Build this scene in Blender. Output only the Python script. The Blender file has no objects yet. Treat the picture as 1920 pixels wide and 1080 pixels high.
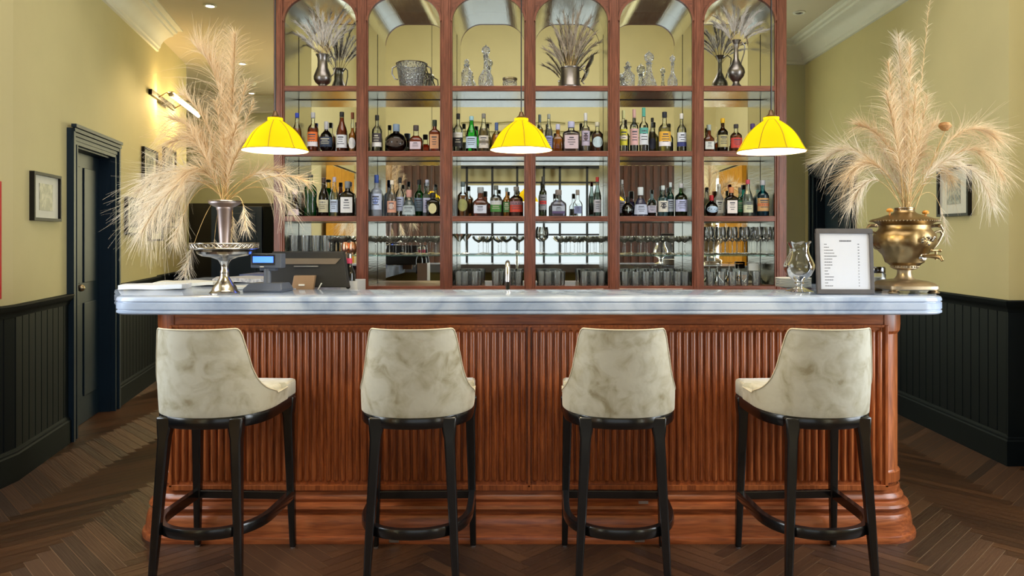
import bpy, bmesh, math, random
from mathutils import Vector, Matrix
random.seed(7)
R = math.radians
scene = bpy.context.scene
col = scene.collection

# ------------------------------------------------------------------ camera, world, light, exposure
F = 1400.0          # focal length in pixels of a 1920 px wide frame
CX, HY, EH = 992.0, 445.0, 1.39   # where the view axis meets the picture, eye height
cam_d = bpy.data.cameras.new('camera'); cam = bpy.data.objects.new('camera', cam_d); col.objects.link(cam)
cam.location = (0, 0, EH); cam.rotation_euler = (R(90), 0, 0)
cam_d.sensor_width = 36; cam_d.lens = F / 1920 * 36
cam_d.shift_x = -(CX - 960) / 1920; cam_d.shift_y = -(540 - HY) / 1920
cam_d.clip_start = 0.05
scene.camera = cam
scene.view_settings.view_transform = 'Standard'; scene.view_settings.look = 'None'
scene.view_settings.gamma = 1; scene.view_settings.use_curve_mapping = False
scene.view_settings.exposure = 0.85
w = bpy.data.worlds.new('world'); scene.world = w; w.use_nodes = True
w.node_tree.nodes['Background'].inputs[0].default_value = (0.85, 0.93, 1, 1)
w.node_tree.nodes['Background'].inputs[1].default_value = 0.6
scene.cycles.max_bounces = 9; scene.cycles.transparent_max_bounces = 40
scene.cycles.diffuse_bounces = 4; scene.cycles.glossy_bounces = 5; scene.cycles.transmission_bounces = 4
scene.cycles.caustics_reflective = False; scene.cycles.caustics_refractive = False
scene.cycles.sample_clamp_indirect = 6

def area_light(name, loc, rot, sx, sy, power, color):
    d = bpy.data.lights.new(name, 'AREA'); d.shape = 'RECTANGLE'; d.size = sx; d.size_y = sy
    d.energy = power; d.color = color
    o = bpy.data.objects.new(name, d); o.location = loc; o.rotation_euler = rot; col.objects.link(o); return o
DAY = (0.86, 0.94, 1.0)
# window daylight in the unseen half; the wide left window is added for brightness
area_light('daylight_rear', (0, -1.95, 1.3), (R(90), 0, R(180)), 2.6, 1.95, 75, DAY)
area_light('daylight_side_left_front', (-3.16, -1.30, 1.3), (R(90), 0, R(-90)), 0.55, 2.2, 30, DAY)
area_light('daylight_side_right_front', (3.36, -1.30, 1.3), (R(90), 0, R(90)), 0.55, 2.2, 30, DAY)
area_light('fill_side_left', (-3.16, 2.3, 1.75), (R(90), 0, R(-90)), 1.9, 2.1, 48, DAY)  # unseen side window light, added to brighten the room
area_light('daylight_side_right', (3.36, 2.3, 1.75), (R(90), 0, R(90)), 1.9, 2.1, 62, DAY)

area_light('fill_high_ceiling', (0.1, 1.9, 5.36), (0, 0, 0), 4.6, 3.2, 100, (1.0, 0.95, 0.86))  # added fill from above for floor, walls and back bar; no skylight there
area_light('fill_back_right', (1.25, 7.86, 1.8), (R(90), 0, 0), 1.1, 2.2, 40, DAY)  # added fill hidden behind the back bar, brightens the right passage
area_light('fill_back_left', (-1.7, 10.9, 1.9), (R(90), 0, 0), 2.2, 2.2, 90, (1, .93, .8))  # added warm fill out of sight behind the back bar, for the left passage

def point_light(name, loc, power, color, rad=0.03, parent=None, spot=None, rot=None):
    d = bpy.data.lights.new(name, 'SPOT' if spot else 'POINT'); d.energy = power; d.color = color; d.shadow_soft_size = rad
    if spot: d.spot_size = R(spot); d.spot_blend = 0.8
    o = bpy.data.objects.new(name, d); o.location = loc; col.objects.link(o)
    if rot: o.rotation_euler = rot
    if parent: o.parent = parent
    return o

def P(px, py, s):
    "world point that stands at scale s pixels per metre (depth F/s)"
    return Vector(((px - CX) / s, F / s, EH + (HY - py) / s))

# ------------------------------------------------------------------ materials
def srgb(r, g, b):
    f = lambda c: ((c / 255 + 0.055) / 1.055) ** 2.4 if c / 255 > 0.04045 else c / 255 / 12.92
    return (f(r), f(g), f(b), 1)
def newmat(name):
    m = bpy.data.materials.new(name); m.use_nodes = True
    nt = m.node_tree; return m, nt, nt.nodes, nt.links, nt.nodes['Principled BSDF']
_cache = {}
def pb(name, c, rough=0.5, metal=0.0, spec=0.5, var=0.06, scale=8.0, bump=0.0, stretch=(1, 1, 1), c2=None, coat=0.0, sheen=0.0, emit=None, es=0.0):
    if name in _cache: return _cache[name]
    m, nt, N, L, b = newmat(name)
    tc = N.new('ShaderNodeTexCoord'); mp = N.new('ShaderNodeMapping'); L.new(tc.outputs['Object'], mp.inputs[0])
    mp.inputs['Scale'].default_value = stretch
    no = N.new('ShaderNodeTexNoise'); no.inputs['Scale'].default_value = scale; no.inputs['Detail'].default_value = 5
    L.new(mp.outputs[0], no.inputs[0])
    rp = N.new('ShaderNodeValToRGB'); rp.color_ramp.elements[0].position = 0.3; rp.color_ramp.elements[1].position = 0.7
    if c2 is None:
        c2 = tuple(x * (1 - var) for x in c[:3]) + (1,); c1 = tuple(min(1, x * (1 + var)) for x in c[:3]) + (1,)
    else: c1 = c
    rp.color_ramp.elements[0].color = c2; rp.color_ramp.elements[1].color = c1
    L.new(no.outputs[0], rp.inputs[0]); L.new(rp.outputs[0], b.inputs['Base Color'])
    b.inputs['Roughness'].default_value = rough; b.inputs['Metallic'].default_value = metal
    b.inputs['Specular IOR Level'].default_value = spec
    if coat: b.inputs['Coat Weight'].default_value = coat; b.inputs['Coat Roughness'].default_value = 0.15
    if sheen: b.inputs['Sheen Weight'].default_value = sheen; b.inputs['Sheen Roughness'].default_value = 0.4
    if bump:
        bu = N.new('ShaderNodeBump'); bu.inputs['Strength'].default_value = bump; bu.inputs['Distance'].default_value = 0.01
        L.new(no.outputs[0], bu.inputs['Height']); L.new(bu.outputs[0], b.inputs['Normal'])
    if emit: b.inputs['Emission Color'].default_value = emit; b.inputs['Emission Strength'].default_value = es
    _cache[name] = m; return m

def wood(name, a, b_, stretch, rough=0.32, scale=6.0, coat=0.25):
    m, nt, N, L, b = newmat(name)
    tc = N.new('ShaderNodeTexCoord'); mp = N.new('ShaderNodeMapping'); L.new(tc.outputs['Object'], mp.inputs[0])
    mp.inputs['Scale'].default_value = stretch
    n1 = N.new('ShaderNodeTexNoise'); n1.inputs['Scale'].default_value = scale; n1.inputs['Detail'].default_value = 8; n1.inputs['Distortion'].default_value = 0.6
    L.new(mp.outputs[0], n1.inputs[0])
    n2 = N.new('ShaderNodeTexNoise'); n2.inputs['Scale'].default_value = 2.2; n2.inputs['Detail'].default_value = 2
    L.new(tc.outputs['Object'], n2.inputs[0])
    rp = N.new('ShaderNodeValToRGB'); rp.color_ramp.elements[0].position = 0.32; rp.color_ramp.elements[1].position = 0.68
    rp.color_ramp.elements[0].color = b_; rp.color_ramp.elements[1].color = a
    L.new(n1.outputs[0], rp.inputs[0])
    mx = N.new('ShaderNodeMix'); mx.data_type = 'RGBA'; mx.blend_type = 'MULTIPLY'; mx.inputs[0].default_value = 0.5
    r2 = N.new('ShaderNodeValToRGB'); r2.color_ramp.elements[0].position = 0.35; r2.color_ramp.elements[0].color = (.55, .5, .5, 1); r2.color_ramp.elements[1].position = 0.6
    L.new(n2.outputs[0], r2.inputs[0]); L.new(rp.outputs[0], mx.inputs[6]); L.new(r2.outputs[0], mx.inputs[7])
    L.new(mx.outputs[2], b.inputs['Base Color']); b.inputs['Roughness'].default_value = rough
    b.inputs['Coat Weight'].default_value = coat; b.inputs['Coat Roughness'].default_value = 0.2
    bu = N.new('ShaderNodeBump'); bu.inputs['Strength'].default_value = 0.08; bu.inputs['Distance'].default_value = 0.004
    L.new(n1.outputs[0], bu.inputs['Height']); L.new(bu.outputs[0], b.inputs['Normal'])
    return m

def glassy(name, tint=(1, 1, 1), edge=(0.25, 0.3, 0.3), refl=1.0, body=0.0, bodycol=(1, 1, 1), rough=0.02, bump=0.0, bscale=60):
    "thin clear or tinted glass: lets light through, darkens towards its edges, mirrors at grazing angles"
    if name in _cache: return _cache[name]
    m = bpy.data.materials.new(name); m.use_nodes = True; nt = m.node_tree; N = nt.nodes; L = nt.links
    N.remove(N['Principled BSDF']); out = N['Material Output']
    lw = N.new('ShaderNodeLayerWeight'); lw.inputs[0].default_value = 0.35
    pw = N.new('ShaderNodeMath'); pw.operation = 'POWER'; pw.inputs[1].default_value = 3.2; L.new(lw.outputs['Facing'], pw.inputs[0])
    mx = N.new('ShaderNodeMix'); mx.data_type = 'RGBA'; L.new(pw.outputs[0], mx.inputs[0])
    mx.inputs[6].default_value = tuple(tint) + (1,); mx.inputs[7].default_value = tuple(edge) + (1,)
    tr = N.new('ShaderNodeBsdfTransparent'); L.new(mx.outputs[2], tr.inputs[0])
    gl = N.new('ShaderNodeBsdfGlossy'); gl.inputs['Roughness'].default_value = rough; gl.inputs[0].default_value = (refl,) * 3 + (1,)
    fr = N.new('ShaderNodeFresnel'); fr.inputs[0].default_value = 1.52
    cur = tr
    if body:
        df = N.new('ShaderNodeBsdfDiffuse'); df.inputs[0].default_value = tuple(bodycol) + (1,)
        tl = N.new('ShaderNodeBsdfTranslucent'); tl.inputs[0].default_value = tuple(bodycol) + (1,)
        ad = N.new('ShaderNodeMixShader'); ad.inputs[0].default_value = 0.5; L.new(df.outputs[0], ad.inputs[1]); L.new(tl.outputs[0], ad.inputs[2])
        m1 = N.new('ShaderNodeMixShader'); m1.inputs[0].default_value = body; L.new(tr.outputs[0], m1.inputs[1]); L.new(ad.outputs[0], m1.inputs[2]); cur = m1
    ms = N.new('ShaderNodeMixShader'); L.new(fr.outputs[0], ms.inputs[0]); L.new(cur.outputs[0], ms.inputs[1]); L.new(gl.outputs[0], ms.inputs[2])
    if bump:
        tc = N.new('ShaderNodeTexCoord'); vo = N.new('ShaderNodeTexVoronoi'); vo.inputs['Scale'].default_value = bscale; L.new(tc.outputs['Object'], vo.inputs[0])
        bu = N.new('ShaderNodeBump'); bu.inputs['Strength'].default_value = bump; bu.inputs['Distance'].default_value = 0.01
        L.new(vo.outputs['Distance'], bu.inputs['Height'])
        for n_ in (lw, fr, gl): L.new(bu.outputs[0], n_.inputs['Normal'])
    L.new(ms.outputs[0], out.inputs[0]); _cache[name] = m; return m

def emis(name, c, s):
    m = bpy.data.materials.new(name); m.use_nodes = True; nt = m.node_tree; N = nt.nodes
    N.remove(N['Principled BSDF']); e = N.new('ShaderNodeEmission'); e.inputs[0].default_value = c; e.inputs[1].default_value = s
    nt.links.new(e.outputs[0], N['Material Output'].inputs[0]); return m

M = {}
M['wood_v'] = wood('cherry_wood_upright', srgb(190, 106, 56), srgb(132, 66, 32), (14, 14, 1.2))
M['wood_h'] = wood('cherry_wood_level', srgb(186, 104, 58), srgb(132, 66, 34), (1.2, 14, 14))
M['shelf_wood'] = wood('mahogany_shelf', srgb(142, 82, 62), srgb(104, 56, 40), (1.2, 14, 14), rough=0.35)
M['post_wood'] = wood('mahogany_post', srgb(142, 82, 62), srgb(104, 56, 40), (14, 14, 1.2), rough=0.35)
M['dark_slats'] = wood('dark_slat_wood', srgb(96, 48, 22), srgb(52, 26, 12), (14, 14, 1.2), rough=0.4)
M['olive'] = pb('olive_paint', srgb(208, 197, 150), 0.75, var=0.03, scale=2.5, spec=0.3)
M['olive_pale'] = pb('pale_sage_paint', srgb(204, 204, 172), 0.75, var=0.03, scale=2.5, spec=0.3)
M['ceiling'] = pb('ceiling_paint', srgb(206, 196, 178), 0.85, var=0.02, scale=2)
M['crown'] = pb('crown_paint', srgb(226, 226, 220), 0.6, var=0.02)
M['navy'] = pb('dark_blue_green_paint', srgb(10, 18, 24), 0.6, var=0.08, scale=4, spec=0.12)
M['navy_door'] = pb('blue_door_paint', srgb(18, 36, 52), 0.45, var=0.08, scale=4, spec=0.3)
M['black_lacquer'] = pb('black_lacquer', srgb(14, 14, 15), 0.24, var=0.1, scale=20, coat=0.3)
M['black_plastic'] = pb('black_plastic', srgb(16, 17, 20), 0.45, var=0.1, scale=30)
M['frame_black'] = pb('frame_black', srgb(24, 20, 18), 0.55, var=0.2, scale=30, spec=.25)
M['paper'] = pb('matt_paper', srgb(224, 222, 212), 0.8, var=0.02, scale=30)
M['white_cloth'] = pb('white_cloth', srgb(232, 234, 238), 0.85, var=0.04, scale=20, bump=0.2)
M['steel'] = pb('brushed_steel', (0.62, 0.62, 0.64, 1), 0.28, metal=1, var=0.1, scale=30)
M['silver'] = pb('tarnished_silver', (0.66, 0.62, 0.56, 1), 0.2, metal=1, c2=(0.34, 0.30, 0.25, 1), scale=22, bump=0.15)
M['pewter'] = pb('dull_pewter', (0.34, 0.32, 0.31, 1), 0.33, metal=1, c2=(0.20, 0.18, 0.17, 1), scale=14)
M['brass'] = pb('aged_brass', (0.42, 0.285, 0.125, 1), 0.34, metal=1, c2=(0.24, 0.16, 0.075, 1), scale=11, bump=0.05)
M['brass_pale'] = pb('worn_pale_brass', (0.50, 0.40, 0.27, 1), 0.38, metal=1, c2=(0.38, 0.29, 0.18, 1), scale=16)
M['copper'] = pb('copper', (0.86, 0.45, 0.30, 1), 0.22, metal=1, var=0.1)
M['gold'] = pb('gold_foil', (0.8, 0.55, 0.15, 1), 0.25, metal=1, var=0.1)
M['amber_knob'] = pb('amber_resin', srgb(214, 140, 50), 0.3, var=0.1)
M['pampas'] = pb('pampas_cream', srgb(236, 214, 178), 0.8, c2=srgb(206, 176, 132), scale=30)
M['pampas_white'] = pb('pampas_white', srgb(240, 228, 206), 0.8, c2=srgb(216, 192, 156), scale=30)
def fibre(name, a, b_):
    m = bpy.data.materials.new(name); m.use_nodes = True; nt = m.node_tree; N = nt.nodes; L = nt.links; N.remove(N['Principled BSDF'])
    tc = N.new('ShaderNodeTexCoord'); no = N.new('ShaderNodeTexNoise'); no.inputs['Scale'].default_value = 14; L.new(tc.outputs['Object'], no.inputs[0])
    mx = N.new('ShaderNodeMix'); mx.data_type = 'RGBA'; L.new(no.outputs[0], mx.inputs[0]); mx.inputs[6].default_value = b_; mx.inputs[7].default_value = a
    d = N.new('ShaderNodeBsdfDiffuse'); t_ = N.new('ShaderNodeBsdfTranslucent'); L.new(mx.outputs[2], d.inputs[0]); L.new(mx.outputs[2], t_.inputs[0])
    ms = N.new('ShaderNodeMixShader'); ms.inputs[0].default_value = .4; L.new(d.outputs[0], ms.inputs[1]); L.new(t_.outputs[0], ms.inputs[2]); L.new(ms.outputs[0], N['Material Output'].inputs[0]); return m
M['pampas'] = fibre('pampas_cream_fibre', srgb(252, 236, 208), srgb(232, 206, 166)); M['pampas_white'] = fibre('pampas_white_fibre', srgb(254, 248, 236), srgb(240, 224, 198))
M['stem'] = pb('dry_stem', srgb(214, 184, 128), 0.7, c2=srgb(176, 140, 86), scale=30)
M['grass_white'] = fibre('bleached_grass', srgb(252, 250, 248), srgb(226, 220, 214))
M['grass_grey'] = fibre('grey_dried_grass', srgb(240, 232, 222), srgb(176, 160, 140))
M['grass_green'] = pb('dull_green_leaf', srgb(66, 78, 44), 0.6, c2=srgb(40, 48, 28), scale=20)
M['clear'] = glassy('clear_glass', (0.985, 0.995, 0.99), (0.72, 0.76, 0.76), 1.0, body=.05, bodycol=(.9,.95,.95))
M['crystal'] = glassy('cut_crystal', (0.93, 0.95, 0.97), (0.12, 0.14, 0.15), 1.0, body=.16, bodycol=(.85,.88,.92), bump=1.0, bscale=75)
M['shelf_glass'] = glassy('green_shelf_glass', (0.86, 0.96, 0.92), (0.2, 0.45, 0.38), 1.0, body=0.10, bodycol=(0.35, 0.7, 0.6))
M['red'] = pb('red_enamel', srgb(190, 24, 34), 0.4, var=0.05)
M['blackmat'] = pb('near_black', srgb(9, 10, 11), 0.6, var=0.1)

# antique mirror: back panels
m, nt, N, L, b = newmat('mirror'); b.inputs['Metallic'].default_value = 1; b.inputs['Roughness'].default_value = 0.012
b.inputs['Base Color'].default_value = (0.90, 0.93, 0.88, 1); M['mirror'] = m
# brushed metal lining
def brushed(name, c, st):
    m, nt, N, L, b = newmat(name); b.inputs['Metallic'].default_value = 1
    tc = N.new('ShaderNodeTexCoord'); mp = N.new('ShaderNodeMapping'); mp.inputs['Scale'].default_value = st; L.new(tc.outputs['Object'], mp.inputs[0])
    no = N.new('ShaderNodeTexNoise'); no.inputs['Scale'].default_value = 3; no.inputs['Detail'].default_value = 4; L.new(mp.outputs[0], no.inputs[0])
    mr = N.new('ShaderNodeMapRange'); mr.inputs[3].default_value = 0.10; mr.inputs[4].default_value = 0.26; L.new(no.outputs[0], mr.inputs[0]); L.new(mr.outputs[0], b.inputs['Roughness'])
    bu = N.new('ShaderNodeBump'); bu.inputs['Strength'].default_value = 0.12; bu.inputs['Distance'].default_value = 0.01; L.new(no.outputs[0], bu.inputs['Height']); L.new(bu.outputs[0], b.inputs['Normal'])
    b.inputs['Base Color'].default_value = c; return m
M['lining'] = brushed('brushed_brass_lining', (0.60, 0.58, 0.46, 1), (2, 2, 60))
M['lining_top'] = brushed('brushed_steel_lining', (0.62, 0.62, 0.54, 1), (60, 2, 2))

# marble counter
m, nt, N, L, b = newmat('grey_white_marble')
tc = N.new('ShaderNodeTexCoord'); no = N.new('ShaderNodeTexNoise'); no.inputs['Scale'].default_value = 2.6; no.inputs['Detail'].default_value = 9; no.inputs['Distortion'].default_value = 1.6
L.new(tc.outputs['Object'], no.inputs[0]); rp = N.new('ShaderNodeValToRGB'); e = rp.color_ramp.elements
e[0].position = 0.38; e[0].color = srgb(136, 152, 178); e[1].position = 0.6; e[1].color = srgb(176, 188, 208)
L.new(no.outputs[0], rp.inputs[0]); L.new(rp.outputs[0], b.inputs['Base Color']); b.inputs['Roughness'].default_value = 0.12
M['marble'] = m

# blotchy velvet
m, nt, N, L, b = newmat('cream_velvet')
tc = N.new('ShaderNodeTexCoord')
n1 = N.new('ShaderNodeTexNoise'); n1.inputs['Scale'].default_value = 12; n1.inputs['Detail'].default_value = 10; n1.inputs['Distortion'].default_value = 1.0
n1.noise_dimensions = '4D'
oi = N.new('ShaderNodeObjectInfo'); mu = N.new('ShaderNodeMath'); mu.operation = 'MULTIPLY'; mu.inputs[1].default_value = 9; L.new(oi.outputs['Random'], mu.inputs[0]); L.new(mu.outputs[0], n1.inputs['W'])
L.new(tc.outputs['Object'], n1.inputs['Vector']); rp = N.new('ShaderNodeValToRGB'); e = rp.color_ramp.elements
e[0].position = 0.30; e[0].color = srgb(150, 140, 112); e[1].position = 0.56; e[1].color = srgb(194, 190, 173)
x = e.new(0.42); x.color = srgb(178, 172, 150)
L.new(n1.outputs[0], rp.inputs[0]); L.new(rp.outputs[0], b.inputs['Base Color']); b.inputs['Roughness'].default_value = 0.7
b.inputs['Sheen Weight'].default_value = 0.5; b.inputs['Sheen Roughness'].default_value = 0.35
n2 = N.new('ShaderNodeTexNoise'); n2.inputs['Scale'].default_value = 18; L.new(tc.outputs['Object'], n2.inputs['Vector'])
bu = N.new('ShaderNodeBump'); bu.inputs['Strength'].default_value = 0.25; bu.inputs['Distance'].default_value = 0.01; L.new(n2.outputs[0], bu.inputs['Height']); L.new(bu.outputs[0], b.inputs['Normal'])
M['velvet'] = m
M['piping'] = pb('cream_piping', srgb(214, 204, 178), 0.6)

# floor planks
m, nt, N, L, b = newmat('dark_oak_planks')
at = N.new('ShaderNodeAttribute'); at.attribute_name = 'plank'
rp = N.new('ShaderNodeValToRGB'); e = rp.color_ramp.elements; e[0].color = srgb(56, 37, 26); e[1].color = srgb(92, 62, 41)
L.new(at.outputs['Fac'], rp.inputs[0])
uv = N.new('ShaderNodeUVMap'); uv.uv_map = 'grain'; mp = N.new('ShaderNodeMapping'); mp.inputs['Scale'].default_value = (1.5, 40, 1); L.new(uv.outputs[0], mp.inputs[0])
no = N.new('ShaderNodeTexNoise'); no.inputs['Scale'].default_value = 3; no.inputs['Detail'].default_value = 6; L.new(mp.outputs[0], no.inputs[0])
mx = N.new('ShaderNodeMix'); mx.data_type = 'RGBA'; mx.blend_type = 'MULTIPLY'; mx.inputs[0].default_value = 0.8
r2 = N.new('ShaderNodeValToRGB'); r2.color_ramp.elements[0].position = 0.3; r2.color_ramp.elements[0].color = (.68, .64, .62, 1); r2.color_ramp.elements[1].position = 0.7
L.new(no.outputs[0], r2.inputs[0]); L.new(rp.outputs[0], mx.inputs[6]); L.new(r2.outputs[0], mx.inputs[7]); L.new(mx.outputs[2], b.inputs['Base Color'])
b.inputs['Roughness'].default_value = 0.42; b.inputs['Anisotropic'].default_value = 0.8
tg = N.new('ShaderNodeTangent'); tg.direction_type = 'UV_MAP'; tg.uv_map = 'grain'; L.new(tg.outputs[0], b.inputs['Tangent'])
bu = N.new('ShaderNodeBump'); bu.inputs['Strength'].default_value = 0.5; bu.inputs['Distance'].default_value = 0.003; L.new(no.outputs[0], bu.inputs['Height']); L.new(bu.outputs[0], b.inputs['Normal'])
M['planks'] = m
M['seam'] = pb('pale_seam_filler', srgb(150, 122, 92), 0.7)

# ------------------------------------------------------------------ mesh helpers
class MB:
    def __init__(s): s.v = []; s.f = []; s.mi = []
    def add(s, vs, fs, mi=0):
        o = len(s.v); s.v += [tuple(x) for x in vs]; s.f += [tuple(i + o for i in f) for f in fs]; s.mi += [mi] * len(fs); return s
    def box(s, x0, x1, y0, y1, z0, z1, mi=0, mat=None):
        vs = [Vector(p) for p in ((x0, y0, z0), (x1, y0, z0), (x1, y1, z0), (x0, y1, z0), (x0, y0, z1), (x1, y0, z1), (x1, y1, z1), (x0, y1, z1))]
        if mat: vs = [mat @ v for v in vs]
        return s.add(vs, [(0, 3, 2, 1), (4, 5, 6, 7), (0, 1, 5, 4), (1, 2, 6, 5), (2, 3, 7, 6), (3, 0, 4, 7)], mi)
    def beam(s, a, b, w, h, up=(0, 0, 1), w2=None, h2=None, mi=0):
        a = Vector(a); b = Vector(b); d = (b - a).normalized(); u = Vector(up)
        if abs(d.dot(u)) > 0.98: u = Vector((0, 1, 0))
        x = d.cross(u).normalized(); y = x.cross(d).normalized(); w2 = w if w2 is None else w2; h2 = h if h2 is None else h2
        vs = []
        for p, ww, hh in ((a, w, h), (b, w2, h2)):
            for i, j in ((-1, -1), (1, -1), (1, 1), (-1, 1)): vs.append(p + x * i * ww / 2 + y * j * hh / 2)
        return s.add(vs, [(0, 1, 2, 3), (7, 6, 5, 4), (0, 4, 5, 1), (1, 5, 6, 2), (2, 6, 7, 3), (3, 7, 4, 0)], mi)
    def tube(s, pts, r, n=8, cap=True, mi=0, sq=1.0):
        pts = [Vector(p) for p in pts]; k = len(pts); rr = r if isinstance(r, (list, tuple)) else [r] * k
        prev = None; vs = []
        for i, p in enumerate(pts):
            t = (pts[min(i + 1, k - 1)] - pts[max(i - 1, 0)]).normalized()
            if prev is None:
                u = Vector((0, 0, 1)) if abs(t.z) < 0.9 else Vector((1, 0, 0)); x = t.cross(u).normalized()
            else: x = (prev - t * prev.dot(t)).normalized()
            prev = x; y = t.cross(x)
            for j in range(n):
                a = 2 * math.pi * j / n; vs.append(p + (x * math.cos(a) + y * math.sin(a) * sq) * rr[i])
        fs = [(i * n + j, i * n + (j + 1) % n, (i + 1) * n + (j + 1) % n, (i + 1) * n + j) for i in range(k - 1) for j in range(n)]
        if cap: fs += [tuple(range(n - 1, -1, -1)), tuple((k - 1) * n + j for j in range(n))]
        return s.add(vs, fs, mi)
    def loft(s, prof, n=20, power=1.0, dy=1.0, c=(0, 0, 0), a0=0, a1=2 * math.pi, mi=0, lobes=0, lobe_amp=0.0, cap=True):
        "surface of revolution of (radius, z); power<1 squares the section; lobes flute it"
        full = abs(a1 - a0 - 2 * math.pi) < 1e-6; m_ = n if full else n + 1; vs = []
        for r, z in prof:
            for j in range(m_):
                a = a0 + (a1 - a0) * j / n; x, y = sect(a, power)
                k = 1 + (lobe_amp * (abs(math.cos(lobes * a / 2)) - 0.5) if lobes else 0)
                vs.append((c[0] + r * k * x, c[1] + r * k * y * dy, c[2] + z))
        fs = []
        for i in range(len(prof) - 1):
            for j in range(n if full else m_ - 1):
                j2 = (j + 1) % m_ ; fs.append((i * m_ + j, i * m_ + j2, (i + 1) * m_ + j2, (i + 1) * m_ + j))
        if cap and full:
            if prof[0][0] > 1e-5: fs.append(tuple(range(m_ - 1, -1, -1)))
            if prof[-1][0] > 1e-5: fs.append(tuple((len(prof) - 1) * m_ + j for j in range(m_)))
        return s.add(vs, fs, mi)
    def prism(s, pts, z0, z1, mi=0):
        n = len(pts); vs = [(p[0], p[1], z0) for p in pts] + [(p[0], p[1], z1) for p in pts]
        return s.add(vs, [tuple(range(n - 1, -1, -1)), tuple(range(n, 2 * n))] + [(i, (i + 1) % n, n + (i + 1) % n, n + i) for i in range(n)], mi)
    def sweep(s, plan, prof, mi=0, closed_prof=False):
        "plan: (x, y, nx, ny); prof: (offset, z)"
        k = len(prof); vs = [(x + nx * o, y + ny * o, z) for x, y, nx, ny in plan for o, z in prof]; fs = []
        for i in range(len(plan) - 1):
            for j in range(k if closed_prof else k - 1):
                j2 = (j + 1) % k; fs.append((i * k + j, (i + 1) * k + j, (i + 1) * k + j2, i * k + j2))
        return s.add(vs, fs, mi)
    def sphere(s, c, r, n=12, m_=8, mi=0, sc=(1, 1, 1)):
        return s.loft([(r * math.sin(math.pi * i / m_) * sc[0], -r * math.cos(math.pi * i / m_) * sc[2]) for i in range(m_ + 1)], n, c=c, dy=sc[1] / sc[0], mi=mi)

def sect(a, power):
    x, y = math.cos(a), math.sin(a)
    if power == 1: return x, y
    p = power; return math.copysign(abs(x) ** p, x), math.copysign(abs(y) ** p, y)

def obj(name, mb, mats, parent=None, smooth=True, bevel=0, loc=None, angle=35, subsurf=0):
    me = bpy.data.meshes.new(name); me.from_pydata(mb.v, [], mb.f); me.update()
    bm = bmesh.new(); bm.from_mesh(me); bmesh.ops.remove_doubles(bm, verts=bm.verts, dist=1e-6)
    bmesh.ops.recalc_face_normals(bm, faces=bm.faces)
    if smooth:
        for e_ in bm.edges:
            if len(e_.link_faces) == 2: e_.smooth = e_.calc_face_angle(0) < R(angle)
    for f_ in bm.faces: f_.smooth = smooth
    ok = len(bm.faces) == len(mb.f); bm.to_mesh(me); bm.free()
    if not isinstance(mats, (list, tuple)): mats = [mats]
    for m_ in mats: me.materials.append(m_)
    if ok and len(mats) > 1:
        for i, p in enumerate(me.polygons): p.material_index = mb.mi[i]
    o = bpy.data.objects.new(name, me); col.objects.link(o)
    if loc is not None: o.location = loc
    if parent: o.parent = parent
    if bevel:
        b_ = o.modifiers.new('bevel', 'BEVEL'); b_.width = bevel; b_.segments = 2; b_.limit_method = 'ANGLE'; b_.angle_limit = R(40)
    if subsurf:
        b_ = o.modifiers.new('sub', 'SUBSURF'); b_.levels = subsurf; b_.render_levels = subsurf
    return o
def tag(o, label, cat, group=None):
    o['label'] = label; o['category'] = cat
    if group: o['group'] = group
    return o
def thing(name, label, cat, loc=(0, 0, 0), rz=0, group=None):
    o = bpy.data.objects.new(name, None); o.empty_display_size = 0.05; col.objects.link(o); o.location = loc; o.rotation_euler = (0, 0, rz)
    return tag(o, label, cat, group)
def struct(name, mb, mat, **k):
    o = obj(name, mb, mat, **k); o['kind'] = 'structure'; return o
def dup(root, loc=None, rz=None, label=None, group=None):
    r = root.copy(); col.objects.link(r)
    if loc is not None: r.location = loc
    if rz is not None: r.rotation_euler = (0, 0, rz)
    if label: r['label'] = label
    if group: r['group'] = group
    for ch in list(root.children):
        c = ch.copy(); col.objects.link(c); c.parent = r
        for g in ch.children:
            d = g.copy(); col.objects.link(d); d.parent = c
    return r

# ------------------------------------------------------------------ the room
CEIL = 3.44
def XL(Y): return -3.13 - 0.234 * (Y - 5.05)          # left wall runs outwards with depth
def YL(px): return -1.948 / ((px - CX) / F + 0.234)
LD = Vector((-0.234, 1, 0)).normalized(); LN = Vector((LD.y, -LD.x, 0))   # along, into the room
BEND = 4.265; XN = XL(BEND); XR = 2.93; XRN = 3.15; YREAR = -1.63

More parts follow.
